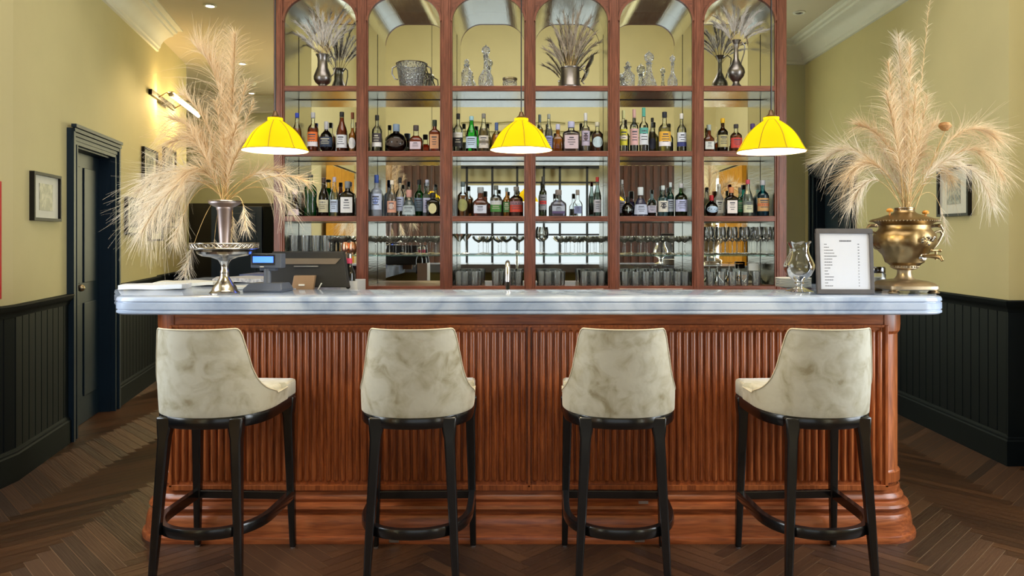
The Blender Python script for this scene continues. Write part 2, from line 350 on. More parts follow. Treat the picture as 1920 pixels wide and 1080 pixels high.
# floor: herringbone planks, one mesh
mb = MB(); pl = 0.06; ln = 0.60; g = 0.0013
ca, sa = math.cos(R(45)), math.sin(R(45)); planks = []
for a in range(-60, 61):
    for k in range(-130, 131):
        for kind in (0, 1):
            ox, oy = k * pl + a * ln, k * pl - a * ln
            if kind == 0: x0, x1, y0, y1 = ox, ox + ln, oy, oy + pl
            else: x0, x1, y0, y1 = ox, ox + pl, oy + pl, oy + pl + ln
            cx_, cy_ = (x0 + x1) / 2, (y0 + y1) / 2; X = ca * cx_ - sa * cy_; Y = sa * cx_ + ca * cy_ + 4
            if -6.2 < X < 3.9 and -1.9 < Y < 11.6: planks.append((x0 + g, x1 - g, y0 + g, y1 - g, kind))
vals = []; uvs = []
for (x0, x1, y0, y1, kind) in planks:
    vs = [(ca * x - sa * y, sa * x + ca * y + 4, 0) for x, y in ((x0, y0), (x1, y0), (x1, y1), (x0, y1))]
    mb.add(vs, [(0, 1, 2, 3)]); vals.append(random.random() * (1 if kind else 0.9)); r1, r2_ = random.random() * 20, random.random() * 20
    q = [(x0, y0), (x1, y0), (x1, y1), (x0, y1)]
    uvs.append([(r1 + (u - x0 if kind == 0 else v - y0), r2_ + (v - y0 if kind == 0 else u - x0)) for u, v in q])
nfl = len(mb.f); mb.add([(-6.5, -1.9, -0.0025), (4.2, -1.9, -0.0025), (4.2, 11.6, -0.0025), (-6.5, 11.6, -0.0025)], [(0, 1, 2, 3)], 1)
me = bpy.data.meshes.new('floor'); me.from_pydata(mb.v, [], mb.f)
me.materials.append(M['planks']); me.materials.append(M['seam'])
ca_ = me.attributes.new('plank', 'FLOAT', 'FACE'); ul = me.uv_layers.new(name='grain')
for i, p in enumerate(me.polygons):
    p.material_index = mb.mi[i]; ca_.data[i].value = vals[i] if i < nfl else 0
    if i < nfl:
        for j, li in enumerate(p.loop_indices): ul.data[li].uv = uvs[i][j]
fl = bpy.data.objects.new('floor', me); col.objects.link(fl); fl['kind'] = 'structure'

HC, SPL = 5.4, 4.85      # the front of the room is taller than the passage round the bar
struct('ceiling', MB().box(-6.5, 4.2, SPL, 11.6, CEIL, CEIL + 0.1), M['ceiling'])
struct('ceiling_high', MB().box(-3.4, 3.6, -1.9, SPL, HC, HC + 0.1), M['ceiling'])
struct('wall_bulkhead', MB().box(-3.4, 3.6, SPL, SPL + .1, CEIL, HC + .1), M['olive'], smooth=False)

def wall_strip(mb, p0, p1, z0, z1, th=0.15, out=-1, off=0.0):
    "vertical slab from p0 to p1; its room face lies off metres inside the line"
    a = Vector((p0[0], p0[1], 0)); b = Vector((p1[0], p1[1], 0)); d = (b - a).normalized(); n = Vector((d.y, -d.x, 0)) * (-out)
    q = [a + n * off, b + n * off, b - n * th, a - n * th]; mb.prism([(v.x, v.y) for v in q], z0, z1); return mb
def lp(Y): return (XL(Y), Y)
D0, D1, DH = 5.16, 5.97, 2.03          # left door opening
JOG = YL(294); LEND = YL(358)
# left wall (inward normal +X side; line runs away from the camera)
mb = MB()
for (a, b, z0, z1) in (((XN, YREAR), (XN, -1.6), 0, HC), ((XN, -1.05), (XN, 1.3), 0, HC), ((XN, -1.6), (XN, -1.05), 2.42, HC), ((XN, -1.6), (XN, -1.05), 0, 0.2),
                       ((XN, 1.3), (XN, 3.3), 0, 0.7), ((XN, 1.3), (XN, 3.3), 2.8, HC), ((XN, 3.3), (XN, BEND), 0, HC),
                       (lp(BEND), lp(4.9), CEIL, HC), (lp(BEND), lp(D0), 0, CEIL), (lp(D0), lp(D1), DH, CEIL), (lp(D1), lp(JOG), 0, CEIL)):
    wall_strip(mb, a, b, z0, z1)
mb2 = MB(); wall_strip(mb2, lp(JOG), lp(LEND), 0, CEIL, off=-0.05)
struct('wall_left', mb, M['olive'], smooth=False); struct('wall_left_recess', mb2, M['olive'], smooth=False)
mb = MB()
for (a, b, z0, z1) in (((XRN, YREAR), (XRN, -1.6), 0, HC), ((XRN, -1.05), (XRN, 1.3), 0, HC), ((XRN, -1.6), (XRN, -1.05), 2.42, HC), ((XRN, -1.6), (XRN, -1.05), 0, 0.2),
                       ((XRN, 1.3), (XRN, 3.3), 0, 0.7), ((XRN, 1.3), (XRN, 3.3), 2.8, HC), ((XRN, 3.3), (XRN, 4.56), 0, HC)):
    wall_strip(mb, a, b, z0, z1, out=1)
mb.box(XR, XRN + 0.15, 4.56, 4.72, 0, CEIL).box(XR, XRN + .15, 4.56, SPL, CEIL, HC)
struct('wall_right_near', mb, M['olive'], smooth=False)
RD0, RD1, RDH = 6.80, 7.62, 2.0
mb = MB()
for (a, b, z0, z1) in (((XR, 4.72), (XR, RD0), 0, CEIL), ((XR, RD0), (XR, RD1), RDH, CEIL), ((XR, RD1), (XR, 7.95), 0, CEIL)): wall_strip(mb, a, b, z0, z1, out=1)
struct('wall_right', mb, M['olive'], smooth=False)
struct('wall_back_right', MB().box(0.6, XR + 0.15, 7.92, 8.07, 0, CEIL).box(0.6, 0.75, 8.07, 11.2, 0, CEIL), M['olive_pale'], smooth=False)
struct('wall_back_left', MB().box(-6.4, 0.75, 11.0, 11.15, 0, CEIL).box(-6.4, -6.25, 8.8, 11.0, 0, CEIL).box(-6.4, XL(LEND) - 0.16, 8.85, 9.0, 0, CEIL), M['olive_pale'], smooth=False)

# rear wall behind the camera, seen only in the mirrors
mb = MB()
mb.box(XN - .15, -1.35, YREAR - 0.15, YREAR, 0, HC).box(1.35, XRN + .15, YREAR - 0.15, YREAR, 0, HC).box(-1.35, 1.35, YREAR - 0.15, YREAR, 2.60, HC).box(-1.35, 1.35, YREAR - 0.15, YREAR, 0, 0.3)
mb.box(-1.35, 1.35, YREAR - 0.20, YREAR - 0.15, 2.28, 2.62)
struct('wall_rear', mb, M['olive'], smooth=False)
t = obj('window_1', MB().box(-1.35, 1.35, YREAR - 0.03, YREAR + 0.03, 2.55, 2.6).box(-1.35, 1.35, YREAR - .03, YREAR + .03, .3, .36)
        .box(-1.35, 1.35, YREAR - .02, YREAR + .02, 2.30, 2.33).box(-1.35, 1.35, YREAR - .02, YREAR + .02, 1.42, 1.45), M['blackmat'], smooth=False); t['kind'] = 'structure'
for x in (-1.33, -1.05, -0.62, -0.2, 0.25, 0.52, 0.98, 1.33):
    o_ = obj('glazing_bar', MB().box(x - .018, x + .018, YREAR - .03, YREAR + .03, .3, 2.58), M['blackmat'], t, smooth=False)
for nm, xs, sg in (('window_2', XN - 0.02, 1), ('window_3', XRN + 0.02, -1)):
    f_ = MB()
    for (y0, y1, z0, z1) in ((-1.6, -1.05, .2, 2.42), (1.3, 3.3, .7, 2.8)):  # on the left wall the wider opening is added to let in light
        f_.box(xs - .03, xs + .03, y0, y0 + .05, z0, z1).box(xs - .03, xs + .03, y1 - .05, y1, z0, z1).box(xs - .03, xs + .03, y0, y1, z1 - .05, z1).box(xs - .03, xs + .03, y0, y1, z0, z0 + .05)
        f_.box(xs - .02, xs + .02, (y0 + y1) / 2 - .015, (y0 + y1) / 2 + .015, z0, z1)
    w_ = obj(nm, f_, M['crown'], smooth=False); w_['kind'] = 'structure'
# slat panelling each side of the window, mustard curtains on the side walls
M['curtain'] = pb('mustard_curtain', srgb(206, 146, 30), 0.7, var=0.1, scale=10)
for sg in (-1, 1):
    mb = MB(); mb.box(min(sg * 1.45, sg * 2.55), max(sg * 1.45, sg * 2.55), YREAR + .002, YREAR + 0.02, 0, 2.6)
    for k in range(9):
        x = sg * (1.5 + k * 0.125); mb.box(x - .03, x + .03, YREAR + .02, YREAR + .06, 0, 2.6)
    o_ = obj('slat_panel', mb, M['dark_slats'], smooth=False); tag(o_, 'dark slatted timber panel beside the window, reflected in the ' + ('second' if sg < 0 else 'fifth') + ' bay from the left', 'wall panel')
    mb = MB(); xw = XN + 0.10 if sg < 0 else XRN - 0.10; nn = 90; vs = []
    for th in (0, 0.006):
        for i in range(nn + 1):
            y = -1.02 + 1.42 * i / nn; x = xw + 0.035 * math.sin(i * 0.75) + 0.01 * math.sin(i * 0.31) + th
            vs += [(x, y, 0.03), (x, y, 2.42)]
    fs = []; o2 = 2 * (nn + 1)
    for i in range(nn):
        a = 2 * i; fs += [(a, a + 2, a + 3, a + 1), (o2 + a + 1, o2 + a + 3, o2 + a + 2, o2 + a), (a + 1, a + 3, o2 + a + 3, o2 + a + 1), (a, o2 + a, o2 + a + 2, a + 2)]
    mb.add(vs, fs); o_ = obj('curtain', mb, M['curtain'], angle=80)
    tag(o_, 'mustard yellow curtain reflected in the ' + ('leftmost' if sg < 0 else 'rightmost') + ' shelf bay', 'curtain')
    o_ = obj('curtain_rail', MB().tube([(xw, -1.62, 2.45), (xw, 0.5, 2.45)], 0.012), M['blackmat']); tag(o_, 'dark curtain rail above the curtain in the ' + ('leftmost' if sg < 0 else 'rightmost') + ' bay reflection', 'curtain rail')
# wavy rods on the rear wall above the window
k = 0
for row, z in enumerate((2.72, 2.84, 2.96, 3.08, 3.20, 3.32)):
    for j in range(5):
        x0 = -1.5 + j * 0.62 + (0.31 if row % 2 else 0)
        pts = [(x0 + 0.56 * i / 8, YREAR + 0.03, z + 0.022 * math.sin(math.pi * i / 8) * (1 if row % 2 else -1) - 0.01) for i in range(9)]
        o_ = obj('wavy_rod', MB().tube(pts, 0.009, 6), M['olive_dk'] if 'olive_dk' in M else M.setdefault('olive_dk', pb('olive_rod', srgb(120, 112, 60), 0.6)))
        tag(o_, 'bowed olive rod on the wall above the window, ' + ('lowest', 'second lowest', 'third lowest', 'third highest', 'second highest', 'highest')[row] + ' row', 'wall decoration', 'bowed rods above the window')

# wainscot, chair rails, baseboards and crown
def path_pts(pts): return pts
def trim(name, pts, prof, mat, side=1):
    "prof: (offset into the room, z), swept along pts with mitred corners; side +1 if the room lies to the right"
    pl_ = []
    for i, p in enumerate(pts):
        d = []
        if i > 0: d.append((Vector(p) - Vector(pts[i - 1])).normalized())
        if i < len(pts) - 1: d.append((Vector(pts[i + 1]) - Vector(p)).normalized())
        ns = [Vector((q.y, -q.x)) * side for q in d]; n_ = ns[0] if len(ns) == 1 else (ns[0] + ns[1]) / (1 + ns[0].dot(ns[1]))
        pl_.append((p[0], p[1], n_.x, n_.y))
    mb = MB(); mb.sweep(pl_, prof, closed_prof=True)
    k_ = len(prof); n0 = (len(pts) - 1) * k_; mb.f += [tuple(range(k_)), tuple(range(n0 + k_ - 1, n0 - 1, -1))]; mb.mi += [0, 0]
    return struct(name, mb, mat, angle=30)
railp = [(0, .93), (.018, .935), (.022, .955), (.03, .965), (.04, .975), (.045, .99), (.05, 1.0), (.045, 1.006), (0, 1.006)]
basep = [(0, 0), (.03, 0), (.03, .15), (.022, .158), (.022, .168), (.016, .172), (.012, .185), (0, .192)]
def dado_bead(name, a, b, side):
    "tongue-and-groove boards from a to b"
    a = Vector(a); b = Vector(b); L_ = (b - a).length; d = (b - a) / L_; n = Vector((d.y, -d.x)) * side; nb = max(1, round(L_ / 0.095)); mb = MB(); w_ = L_ / nb
    prof = []
    for i in range(nb):
        u = i * w_; prof += [(u, .004), (u + .005, .012), (u + w_ - .005, .012)]
    prof.append((L_, .004)); vs = []
    for u, o in prof:
        p = a + d * u + n * o; vs += [(p.x, p.y, 0.18), (p.x, p.y, .94)]
    mb.add(vs, [(2 * i, 2 * i + 2, 2 * i + 3, 2 * i + 1) for i in range(len(prof) - 1)])
    return struct(name, mb, M['navy'], smooth=False)
c0, c1 = YL(125), YL(215)      # casing edges
ln1 = [(XN, -1.0), (XN, BEND), lp(c0)]; ln2 = [lp(c1), lp(JOG)]
e3 = [(XL(y) - 0.05 * LN.x, y - 0.05 * LN.y) for y in (JOG, LEND)]
dado_bead('trim_1', (XN, 1.0), (XN, BEND), 1); dado_bead('trim_2', lp(BEND), lp(c0), 1); dado_bead('trim_3', lp(c1), lp(JOG), 1); dado_bead('trim_4', e3[0], e3[1], 1)
for i, pts in enumerate((ln1, ln2, e3)):
    trim('trim_%d' % (5 + i), pts, railp, M['navy'], 1); trim('baseboard_left' + ('', '_middle', '_far')[i], pts, basep, M['navy'], 1)
crn = [(0, 3.22), (.02, 3.225), (.022, 3.25), (.035, 3.26), (.04, 3.29), (.065, 3.33), (.11, 3.365), (.15, 3.38), (.155, 3.40), (.185, 3.405), (.19, 3.43), (.24, 3.432), (.24, CEIL), (0, CEIL)]
trim('trim_8', [lp(SPL + .1), lp(JOG)], crn, M['crown'], 1)
# right side (room lies to the left when walking away)

rpts = [(XRN, 1.0), (XRN, 4.56), (XR, 4.56), (XR, 6.70)]
trim('trim_9', rpts, railp, M['navy'], -1); trim('baseboard_right', rpts, basep, M['navy'], -1)
dado_bead('trim_10', (XR, 4.56), (XR, 6.70), -1)
struct('trim_11', MB().box(XR - .014, XRN, 4.545, 4.56, .15, .94), M['navy'], smooth=False)
rpts2 = [(XR, 7.72), (XR, 7.92), (1.0, 7.92)]
trim('trim_12', rpts2, railp, M['navy'], -1); trim('baseboard_back', rpts2, basep, M['navy'], -1)
trim('trim_13', [(XR, SPL + .1), (XR, 7.92), (0.75, 7.92)], crn, M['crown'], -1)
trim('trim_14', [(-6.2, 11.0), (0.6, 11.0)], crn, M['crown'], 1)

# doors
def door(name, o0, o1, H, to, cw, mat, knob=True, leafmat=None):
    "o0,o1: opening along the wall; to(u, off, z) gives a world point, off positive into the room"
    def bx(mb, u0, u1, f0, f1, z0, z1):
        vs = [to(u, f, z) for z in (z0, z1) for u, f in ((u0, f0), (u1, f0), (u1, f1), (u0, f1))]
        mb.add(vs, [(0, 3, 2, 1), (4, 5, 6, 7), (0, 1, 5, 4), (1, 2, 6, 5), (2, 3, 7, 6), (3, 0, 4, 7)])
    leaf = MB(); bx(leaf, o0 + .012, o1 - .012, -.12, -.08, 0, H - .012)
    for (u0, u1) in ((o0 + .1, (o0 + o1) / 2 - .04), ((o0 + o1) / 2 + .04, o1 - .1)):
        for z0, z1 in ((.2, .9), (1.05, H - .12)): bx(leaf, u0, u1, -.08, -.07, z0, z1)
    d_ = obj(name, leaf, leafmat or mat, smooth=False, bevel=.004); d_['kind'] = 'structure'
    cs = MB()
    for a, b in ((o0 - cw, o0), (o1, o1 + cw)):
        s_ = 1 if a < o0 else -1
        bx(cs, a, b, 0, .028, 0, H + cw); out = (a, a + .035) if s_ > 0 else (b - .035, b); bx(cs, out[0], out[1], .028, .045, 0, H + cw)
        inn = (b - .02, b) if s_ > 0 else (a, a + .02); bx(cs, inn[0], inn[1], .028, .036, 0, H)
    bx(cs, o0, o1, 0, .028, H, H + cw)
    for i in range(4): bx(cs, o0 - cw, o1 + cw, .028, .034 + .009 * i, H + .025 + i * .028, H + .048 + i * .028)
    bx(cs, o0 - cw, o0 - .001, -.15, 0, 0, H) if False else None
    bx(cs, o0, o0 + .012, -.15, 0.0, 0, H); bx(cs, o1 - .012, o1, -.15, 0.0, 0, H); bx(cs, o0, o1, -.15, 0, H - .012, H)
    obj('door_casing', cs, mat, d_, smooth=False, bevel=.003)
    if knob:
        p = to(o0 + .30, -.045, 1.02); k_ = MB(); k_.sphere(p, .026, sc=(1, 1, 1)); q = to(o0 + .30, -.08, 1.02); k_.tube([q, p], .012)
        obj('door_knob', k_, M['brass_pale'], d_)
        p = to(o0 + .22, -.070, 1.17); obj('keyhole_plate', MB().sphere(p, .018), M['brass_pale'], d_)
    return d_
def toL(u, off, z): return (XL(u) + LN.x * off, u + LN.y * off, z)
door('door_1', D0, D1, DH, toL, D0 - c0, M['navy_door'])
def toR(u, off, z): return (XR - off, u, z)
door('door_2', RD0, RD1, RDH, toR, .10, M['navy_door'], knob=True)
# navy cupboard closing the far left passage
t = thing('cupboard', 'tall dark navy panelled cupboard beyond the left end of the bar', 'cupboard', (-3.55, 9.0, 0))
obj('body', MB().box(-.55, .68, 0, .5, 0, 1.80), M['blackmat'], t, smooth=False)
obj('door', MB().box(-.27, .34, -.03, 0, .05, 1.76).box(-.2, .27, -.04, -.03, .12, 1.68), pb('cupboard_blue', srgb(34, 54, 88), .45, var=.05), t, smooth=False, bevel=.004)
obj('door', MB().box(.36, .66, -.03, 0, .05, 1.76), M['navy'], t, smooth=False, bevel=.004)

# ceiling fittings
lit = emis('lamp_disc', (1, 0.86, 0.62, 1), 14)
downl = [(-2.82, 6.6, 'recessed ceiling downlight nearest the left crown moulding'), (-3.38, 8.8, 'middle recessed ceiling downlight above the left passage'), (-3.94, 10.6, 'farthest recessed ceiling downlight above the left passage')]
for (x, y, lb) in downl + [(2.46, 6.8, 'recessed ceiling downlight on the right, beside the back bar')]:
    t = thing('ceiling_downlight', lb, 'ceiling light', (x, y, CEIL))
    obj('trim_ring', MB().loft([(.034, -.004), (.036, -.010), (.052, -.010), (.056, -.002), (.056, 0)], 24, cap=False), M['crown'], t)
    if x < 0: 
        obj('lamp_face', MB().loft([(0.0001, -.006), (.035, -.006)], 24, cap=False), lit, t)
        point_light('downlight_lamp', (0, 0, -.03), 26, (1, .80, .52), .03, t, spot=110)
    else: obj('lamp_face', MB().loft([(0.0001, -.003), (.035, -.003)], 24, cap=False), M['steel'], t)
tag(obj('smoke_detector', MB().loft([(.05, 0), (.052, -.012), (.04, -.03), (.025, -.042), (.0001, -.043)], 24), M['crown'], loc=(-3.67, 9.9, CEIL)), 'white round smoke detector on the ceiling between two downlights', 'smoke detector')

# framed pictures
def picture(u0, u1, z0, z1, to, label, seed=0, group=None, art=0.28):
    um, zm = (u0 + u1) / 2, (z0 + z1) / 2; rnd = random.Random(seed)
    def bx(mb, a0, a1, f0, f1, b0, b1):
        vs = [to(u, f, z) for z in (b0, b1) for u, f in ((a0, f0), (a1, f0), (a1, f1), (a0, f1))]
        vs = [Vector(v) - Vector(to(um, 0, z0)) for v in vs]
        mb.add(vs, [(0, 3, 2, 1), (4, 5, 6, 7), (0, 1, 5, 4), (1, 2, 6, 5), (2, 3, 7, 6), (3, 0, 4, 7)])
    t = thing('framed_picture', label, 'framed picture', to(um, 0, z0), 0, group); fw = .018
    f_ = MB(); bx(f_, u0, u1, 0, .028, z0, z0 + fw); bx(f_, u0, u1, 0, .028, z1 - fw, z1); bx(f_, u0, u0 + fw, 0, .028, z0 + fw, z1 - fw); bx(f_, u1 - fw, u1, 0, .028, z0 + fw, z1 - fw)
    obj('frame', f_, M['frame_black'], t, smooth=False)
    f_ = MB(); bx(f_, u0 + fw, u1 - fw, 0, .012, z0 + fw, z1 - fw); obj('mount', f_, M['paper'], t, smooth=False)
    du, dz = (u1 - u0) * art, (z1 - z0) * art
    f_ = MB(); bx(f_, um - du * .85, um + du * .85, .012, .014, zm - dz, zm + dz); obj('print', f_, M['print'], t, smooth=False)
    return t
m, nt, N, L, b = newmat('grey_photo_print'); tc = N.new('ShaderNodeTexCoord'); no = N.new('ShaderNodeTexNoise'); no.inputs['Scale'].default_value = 22; no.inputs['Detail'].default_value = 3; L.new(tc.outputs['Object'], no.inputs[0])
rp = N.new('ShaderNodeValToRGB'); e = rp.color_ramp.elements; e[0].position = .46; e[0].color = srgb(36, 32, 28); e[1].position = .60; e[1].color = srgb(136, 130, 116); L.new(no.outputs[0], rp.inputs[0]); L.new(rp.outputs[0], b.inputs['Base Color']); b.inputs['Roughness'].default_value = .4; M['print'] = m
def zl(px, py): return EH + (HY - py) * YL(px) / F
picture(YL(55), YL(107), zl(55, 413), zl(55, 320), toL, 'black-framed photo of figures hanging alone left of the blue door', 1)
for (a, b, yt, yb, lb) in ((265, 291, 274, 345, 'upper left black-framed picture of the cluster right of the blue door'), (304, 326, 274, 340, 'upper right black-framed picture, highest near the picture light'),
                           (233, 263, 368, 440, 'lower left black-framed picture of the cluster, hanging nearest the door'), (277, 301, 378, 452, 'lowest black-framed picture in the middle of the cluster'),
                           (312, 332, 375, 427, 'black-framed picture at the far right of the lower row')):
    picture(YL(a), YL(b), zl(a, yb), zl(a, yt), toL, lb, a, art=.3)
picture(4.94, 5.32, 1.535, 1.87, toR, 'black-framed print half hidden behind the pampas on the right wall', 5, art=.25)
# red framed notice at the left edge
yy = 4.127; tag(obj('red_panel', MB().box(XN, XN + .02, 3.7, yy + .018, EH + (HY - 553) / 315, EH + (HY - 347) / 315), M['red'], smooth=False, bevel=.003), 'red edge of a wall panel at the far left of the photo', 'wall panel')
# picture light
y0, y1 = YL(284), YL(342); t = thing('picture_light', 'long brass picture light glowing on the left wall above the cluster of frames', 'wall lamp', toL(y0, 0, 2.74))
def rel(u, off, z): return Vector(toL(u, off, z)) - Vector(toL(y0, 0, 2.74))
obj('back_plate', MB().beam(rel(y0 - .1, .015, 2.77), rel(y1 - .45, .015, 2.77), .03, .05), M['frame_black'], t, smooth=False)
for u in (y0 + .15, y1 - .5): obj('arm', MB().tube([rel(u, .02, 2.76), rel(u, .1, 2.81), rel(u, .16, 2.78)], .007), M['brass'], t)
obj('lamp_tube', MB().tube([rel(y0 + .05, .17, 2.77), rel(y1, .17, 2.77)], .017, 12), emis('lamp_tube', (1, .80, .42, 1), 9), t)
obj('end_cap', MB().tube([rel(y0 + .0, .17, 2.77), rel(y0 + .06, .17, 2.77)], .022, 12), M['brass_pale'], t)
obj('reflector', MB().beam(rel(y0, .17, 2.797), rel(y1, .17, 2.797), .05, .006), M['brass'], t, smooth=False)
for u in (y0 + .25, y1 - .25): point_light('picture_lamp', rel(u, .14, 2.74), 9, (1, .68, .28), .05, t)

# ------------------------------------------------------------------ the bar
def rplan(hw, y0, yb, r, n=10, yfront_seg=1):
    "U-shaped plan with rounded front corners: (x, y, nx, ny) from back left to back right"
    p = [(-hw, yb, -1, 0), (-hw, y0 + r, -1, 0)]
    for i in range(1, n): a = math.pi + i / n * math.pi / 2; p.append((-hw + r + r * math.cos(a), y0 + r + r * math.sin(a), math.cos(a), math.sin(a)))
    p += [(-hw + r, y0, 0, -1), (hw - r, y0, 0, -1)]
    for i in range(1, n): a = -math.pi / 2 + i / n * math.pi / 2; p.append((hw - r + r * math.cos(a), y0 + r + r * math.sin(a), math.cos(a), math.sin(a)))
    p += [(hw, y0 + r, 1, 0), (hw, yb, 1, 0)]; return p
BY = 3.45; BHW = 1.745; BB = 3.95; BT = 1.048
t = thing('bar_counter', 'long cherry-wood bar front with fluted panels and rounded corner columns', 'bar', (0, BY, 0)); BAR = t
def sh(plan): return [(x, y - BY, a, b) for x, y, a, b in plan]
body = MB(); pl0 = sh(rplan(BHW, BY + .012, BB, .105)); body.sweep(pl0, [(0, .18), (0, BT)])
obj('carcass', body, M['wood_v'], t, angle=50)
obj('back_panel', MB().box(-BHW, BHW, BB - BY - .03, BB - BY - .01, 0, .5).box(-BHW, BHW, BB - BY - .25, BB - BY - .01, .5, .53).box(-BHW + .05, BHW - .05, BB - BY - .27, BB - BY - .25, .5, BT), pb('olive_lacquer', srgb(150, 146, 74), .35), t, smooth=False)
# top rail and column caps
cap = MB(); cap.sweep(pl0, [(0, .985), (.012, .988), (.012, 1.03), (.018, 1.036), (.018, BT)]); obj('top_rail', cap, M['wood_h'], t, angle=40)
# plinth mouldings
pr = [(.004, .235), (.012, .232), (.014, .205), (.024, .195), (.028, .185), (.024, .172), (.032, .168), (.046, .16), (.052, .148), (.046, .136), (.036, .132), (.036, .122), (.05, .118), (.058, .105), (.064, .075), (.066, .04), (.068, .03), (.078, .028), (.082, .015), (.08, .0)]
pm = MB(); pm.sweep(pl0, pr); obj('plinth', pm, M['wood_h'], t, angle=28)
# fluted panels
def fluted(x0, x1, z0, z1):
    mb = MB(); n = round((x1 - x0) / .0333); p = (x1 - x0) / n; mb.box(x0, x1, 0.0, .012, z0, z1)
    r = p * .385
    for i in range(n):
        c = x0 + (i + .5) * p; vs = []; rows = []; za, zb = z0 + .012, z1 - .012
        zs = [za + r * (1 - math.cos(q)) for q in (0, .5, 1.0, math.pi / 2)]; ks = [math.sin(q) for q in (0.05, .5, 1.0, math.pi / 2)]
        lv = list(zip(zs, ks)) + [(zb - (z - za), k_) for z, k_ in reversed(list(zip(zs, ks)))]
        for z, k_ in lv:
            for j in range(7):
                a = math.pi * j / 6; vs.append((c + math.cos(a) * r * k_, -math.sin(a) * r * 1.25 * k_, z))
        mb.add(vs, [(a * 7 + j, a * 7 + j + 1, a * 7 + j + 8, a * 7 + j + 7) for a in range(len(lv) - 1) for j in range(6)])
    return mb
XA, XB, XC = (322 - CX) / 405.8, 0.0, (1660 - CX) / 405.8
obj('fluted_panel', fluted(XA + .012, -.012, .25, .975), M['wood_v'], t, angle=40); obj('fluted_panel', fluted(.012, XC - .012, .25, .975), M['wood_v'], t, angle=40)
fr = MB()
for a, b in ((XA - .006, XA + .008), (-.006, .006), (XC - .008, XC + .006)): fr.box(a, b, -.018, .012, .24, .985)
fr.box(XA, XC, -.014, .012, .975, .987).box(XA - .006, XC + .006, -.018, .012, .225, .25)
obj('panel_frame', fr, M['wood_v'], t, smooth=False, bevel=.002)
for sg in (-1, 1):
    rr = MB(); cxx = sg * (BHW - .105 + .0)
    a0, a1 = (math.pi, 1.5 * math.pi) if sg < 0 else (1.5 * math.pi, 2 * math.pi)
    rr.loft([(.113, .25), (.118, .255), (.118, .30), (.110, .306), (.108, .31), (.108, .94), (.118, .955), (.12, .985), (.12, BT)], 14, c=(cxx, .117, 0), a0=a0, a1=a1)
    obj('corner_column', rr, M['wood_v'], t, angle=28)
    x = sg * (BHW - .105); obj('stile', MB().box(x - .018, x + .018, -.006, .02, .24, .985), M['wood_v'], t, smooth=False, bevel=.003)
# brass foot sockets along the plinth
for px, py, n_ in ((738, 1016, 0), (1200, 1015, 0), (1209, 948, 0)):
    p = P(px, py, 416); tag(obj('socket_plate', MB().box(-.022, .022, -.006, 0, -.006, .006), M['steel'], smooth=False, loc=(p.x, BY - (.072 if py > 1000 else .04), p.z)), 'small metal plate on the bar plinth ' + {738: 'below the second stool', 1200: 'on the bottom board below the third stool', 1209: 'on the upper moulding behind the third stool'}[px], 'metal plate')

# marble counter top
CT, CB = 1.128, 1.05; CYF = 3.27; CHW = 1.863
front = rplan(CHW, CYF, CYF + .2, .13, 12)
k = len(front)
outl = [(-2.14, 3.86), (-2.14, 5.0), (-1.2, 5.0), (-1.2, 3.74), (1.35, 3.74), (1.35, 4.2), (2.0, 4.2), (2.03, 3.72)]
plan = [(-2.14, 4.9, -1, 0), (-2.14, 3.90, -1, 0), (-2.10, 3.78, -.96, -.28)] + [(x, y, a, b) for x, y, a, b in front[1:-1]] + [(1.99, 3.66, .96, -.28), (2.02, 3.78, 1, 0), (2.02, 4.2, 1, 0)]
prof = [(-.03, CB), (-.008, CB), (0, CB + .006), (0, CB + .014), (-.005, CB + .017), (-.006, CB + .020), (0, CB + .023), (0, CB + .050), (-.005, CB + .053), (-.006, CB + .056), (0, CB + .059), (-.001, CT - .010), (-.005, CT - .003), (-.012, CT)]
mb = MB(); mb.sweep(plan, prof)
inner = [(x + a * -.012, y + b * -.012) for x, y, a, b in plan]
rest = [(1.45, 4.2), (1.45, 3.74), (-1.2, 3.74), (-1.2, 4.9)]
ring = inner + rest
mb.add([(x, y, CT) for x, y in ring], [tuple(range(len(ring)))])
ib = [(x + a * -.03, y + b * -.03) for x, y, a, b in plan] + rest
mb.add([(x, y, CB) for x, y in ib], [tuple(range(len(ib) - 1, -1, -1))])
nr = len(rest); vr = [inner[-1]] + rest + [inner[0]]; vs = [(x, y, CB) for x, y in vr] + [(x, y, CT) for x, y in vr]; q = len(vr)
mb.add(vs, [(i, i + 1, q + i + 1, q + i) for i in range(q - 1)])
tag(obj('countertop', mb, M['marble'], angle=30), 'grey-white marble counter top with grooved edge and rounded corners', 'countertop')
# low work counter behind
tag(obj('service_counter', MB().box(-1.2, 1.7, 3.96, 4.2, 0, .90).box(-1.2, 1.7, 3.96, 4.25, .90, .93), M['steel'], smooth=False), 'steel work counter behind the bar, seen only in the mirrors', 'counter')

# ------------------------------------------------------------------ back bar
S = 271.0; YF = F / S; YM = YF + .325
bx_l = [(533, 668), (690, 825), (848, 983), (1004, 1140), (1162, 1298), (1320, 1453)]
bays = [((a - CX) / S, (b - CX) / S) for a, b in bx_l]
Zs = [1.054, 1.538, 1.988, 2.44]; TH = .037; ZTOP = 3.045; BX0, BX1 = (513 - CX) / S, (1475 - CX) / S
t = thing('back_bar', 'tall mahogany back bar with six arched mirrored bays', 'shelving', (0, YF, 0)); BKB = t
ed = [BX0] + [v for b_ in bays for v in b_] + [BX1]
for i in range(0, len(ed), 2):
    a, b = ed[i], ed[i + 1]; mb = MB(); top = CEIL - .005
    mb.box(a, b, 0, .325, 0, top); w_ = b - a
    mb.box(a + w_ * .14, b - w_ * .14, -.010, 0, .95, ZTOP + .02).box(a + w_ * .3, b - w_ * .3, -.014, -.010, .95, ZTOP)
    obj('post', mb, M['post_wood'], t, smooth=False, bevel=.003)
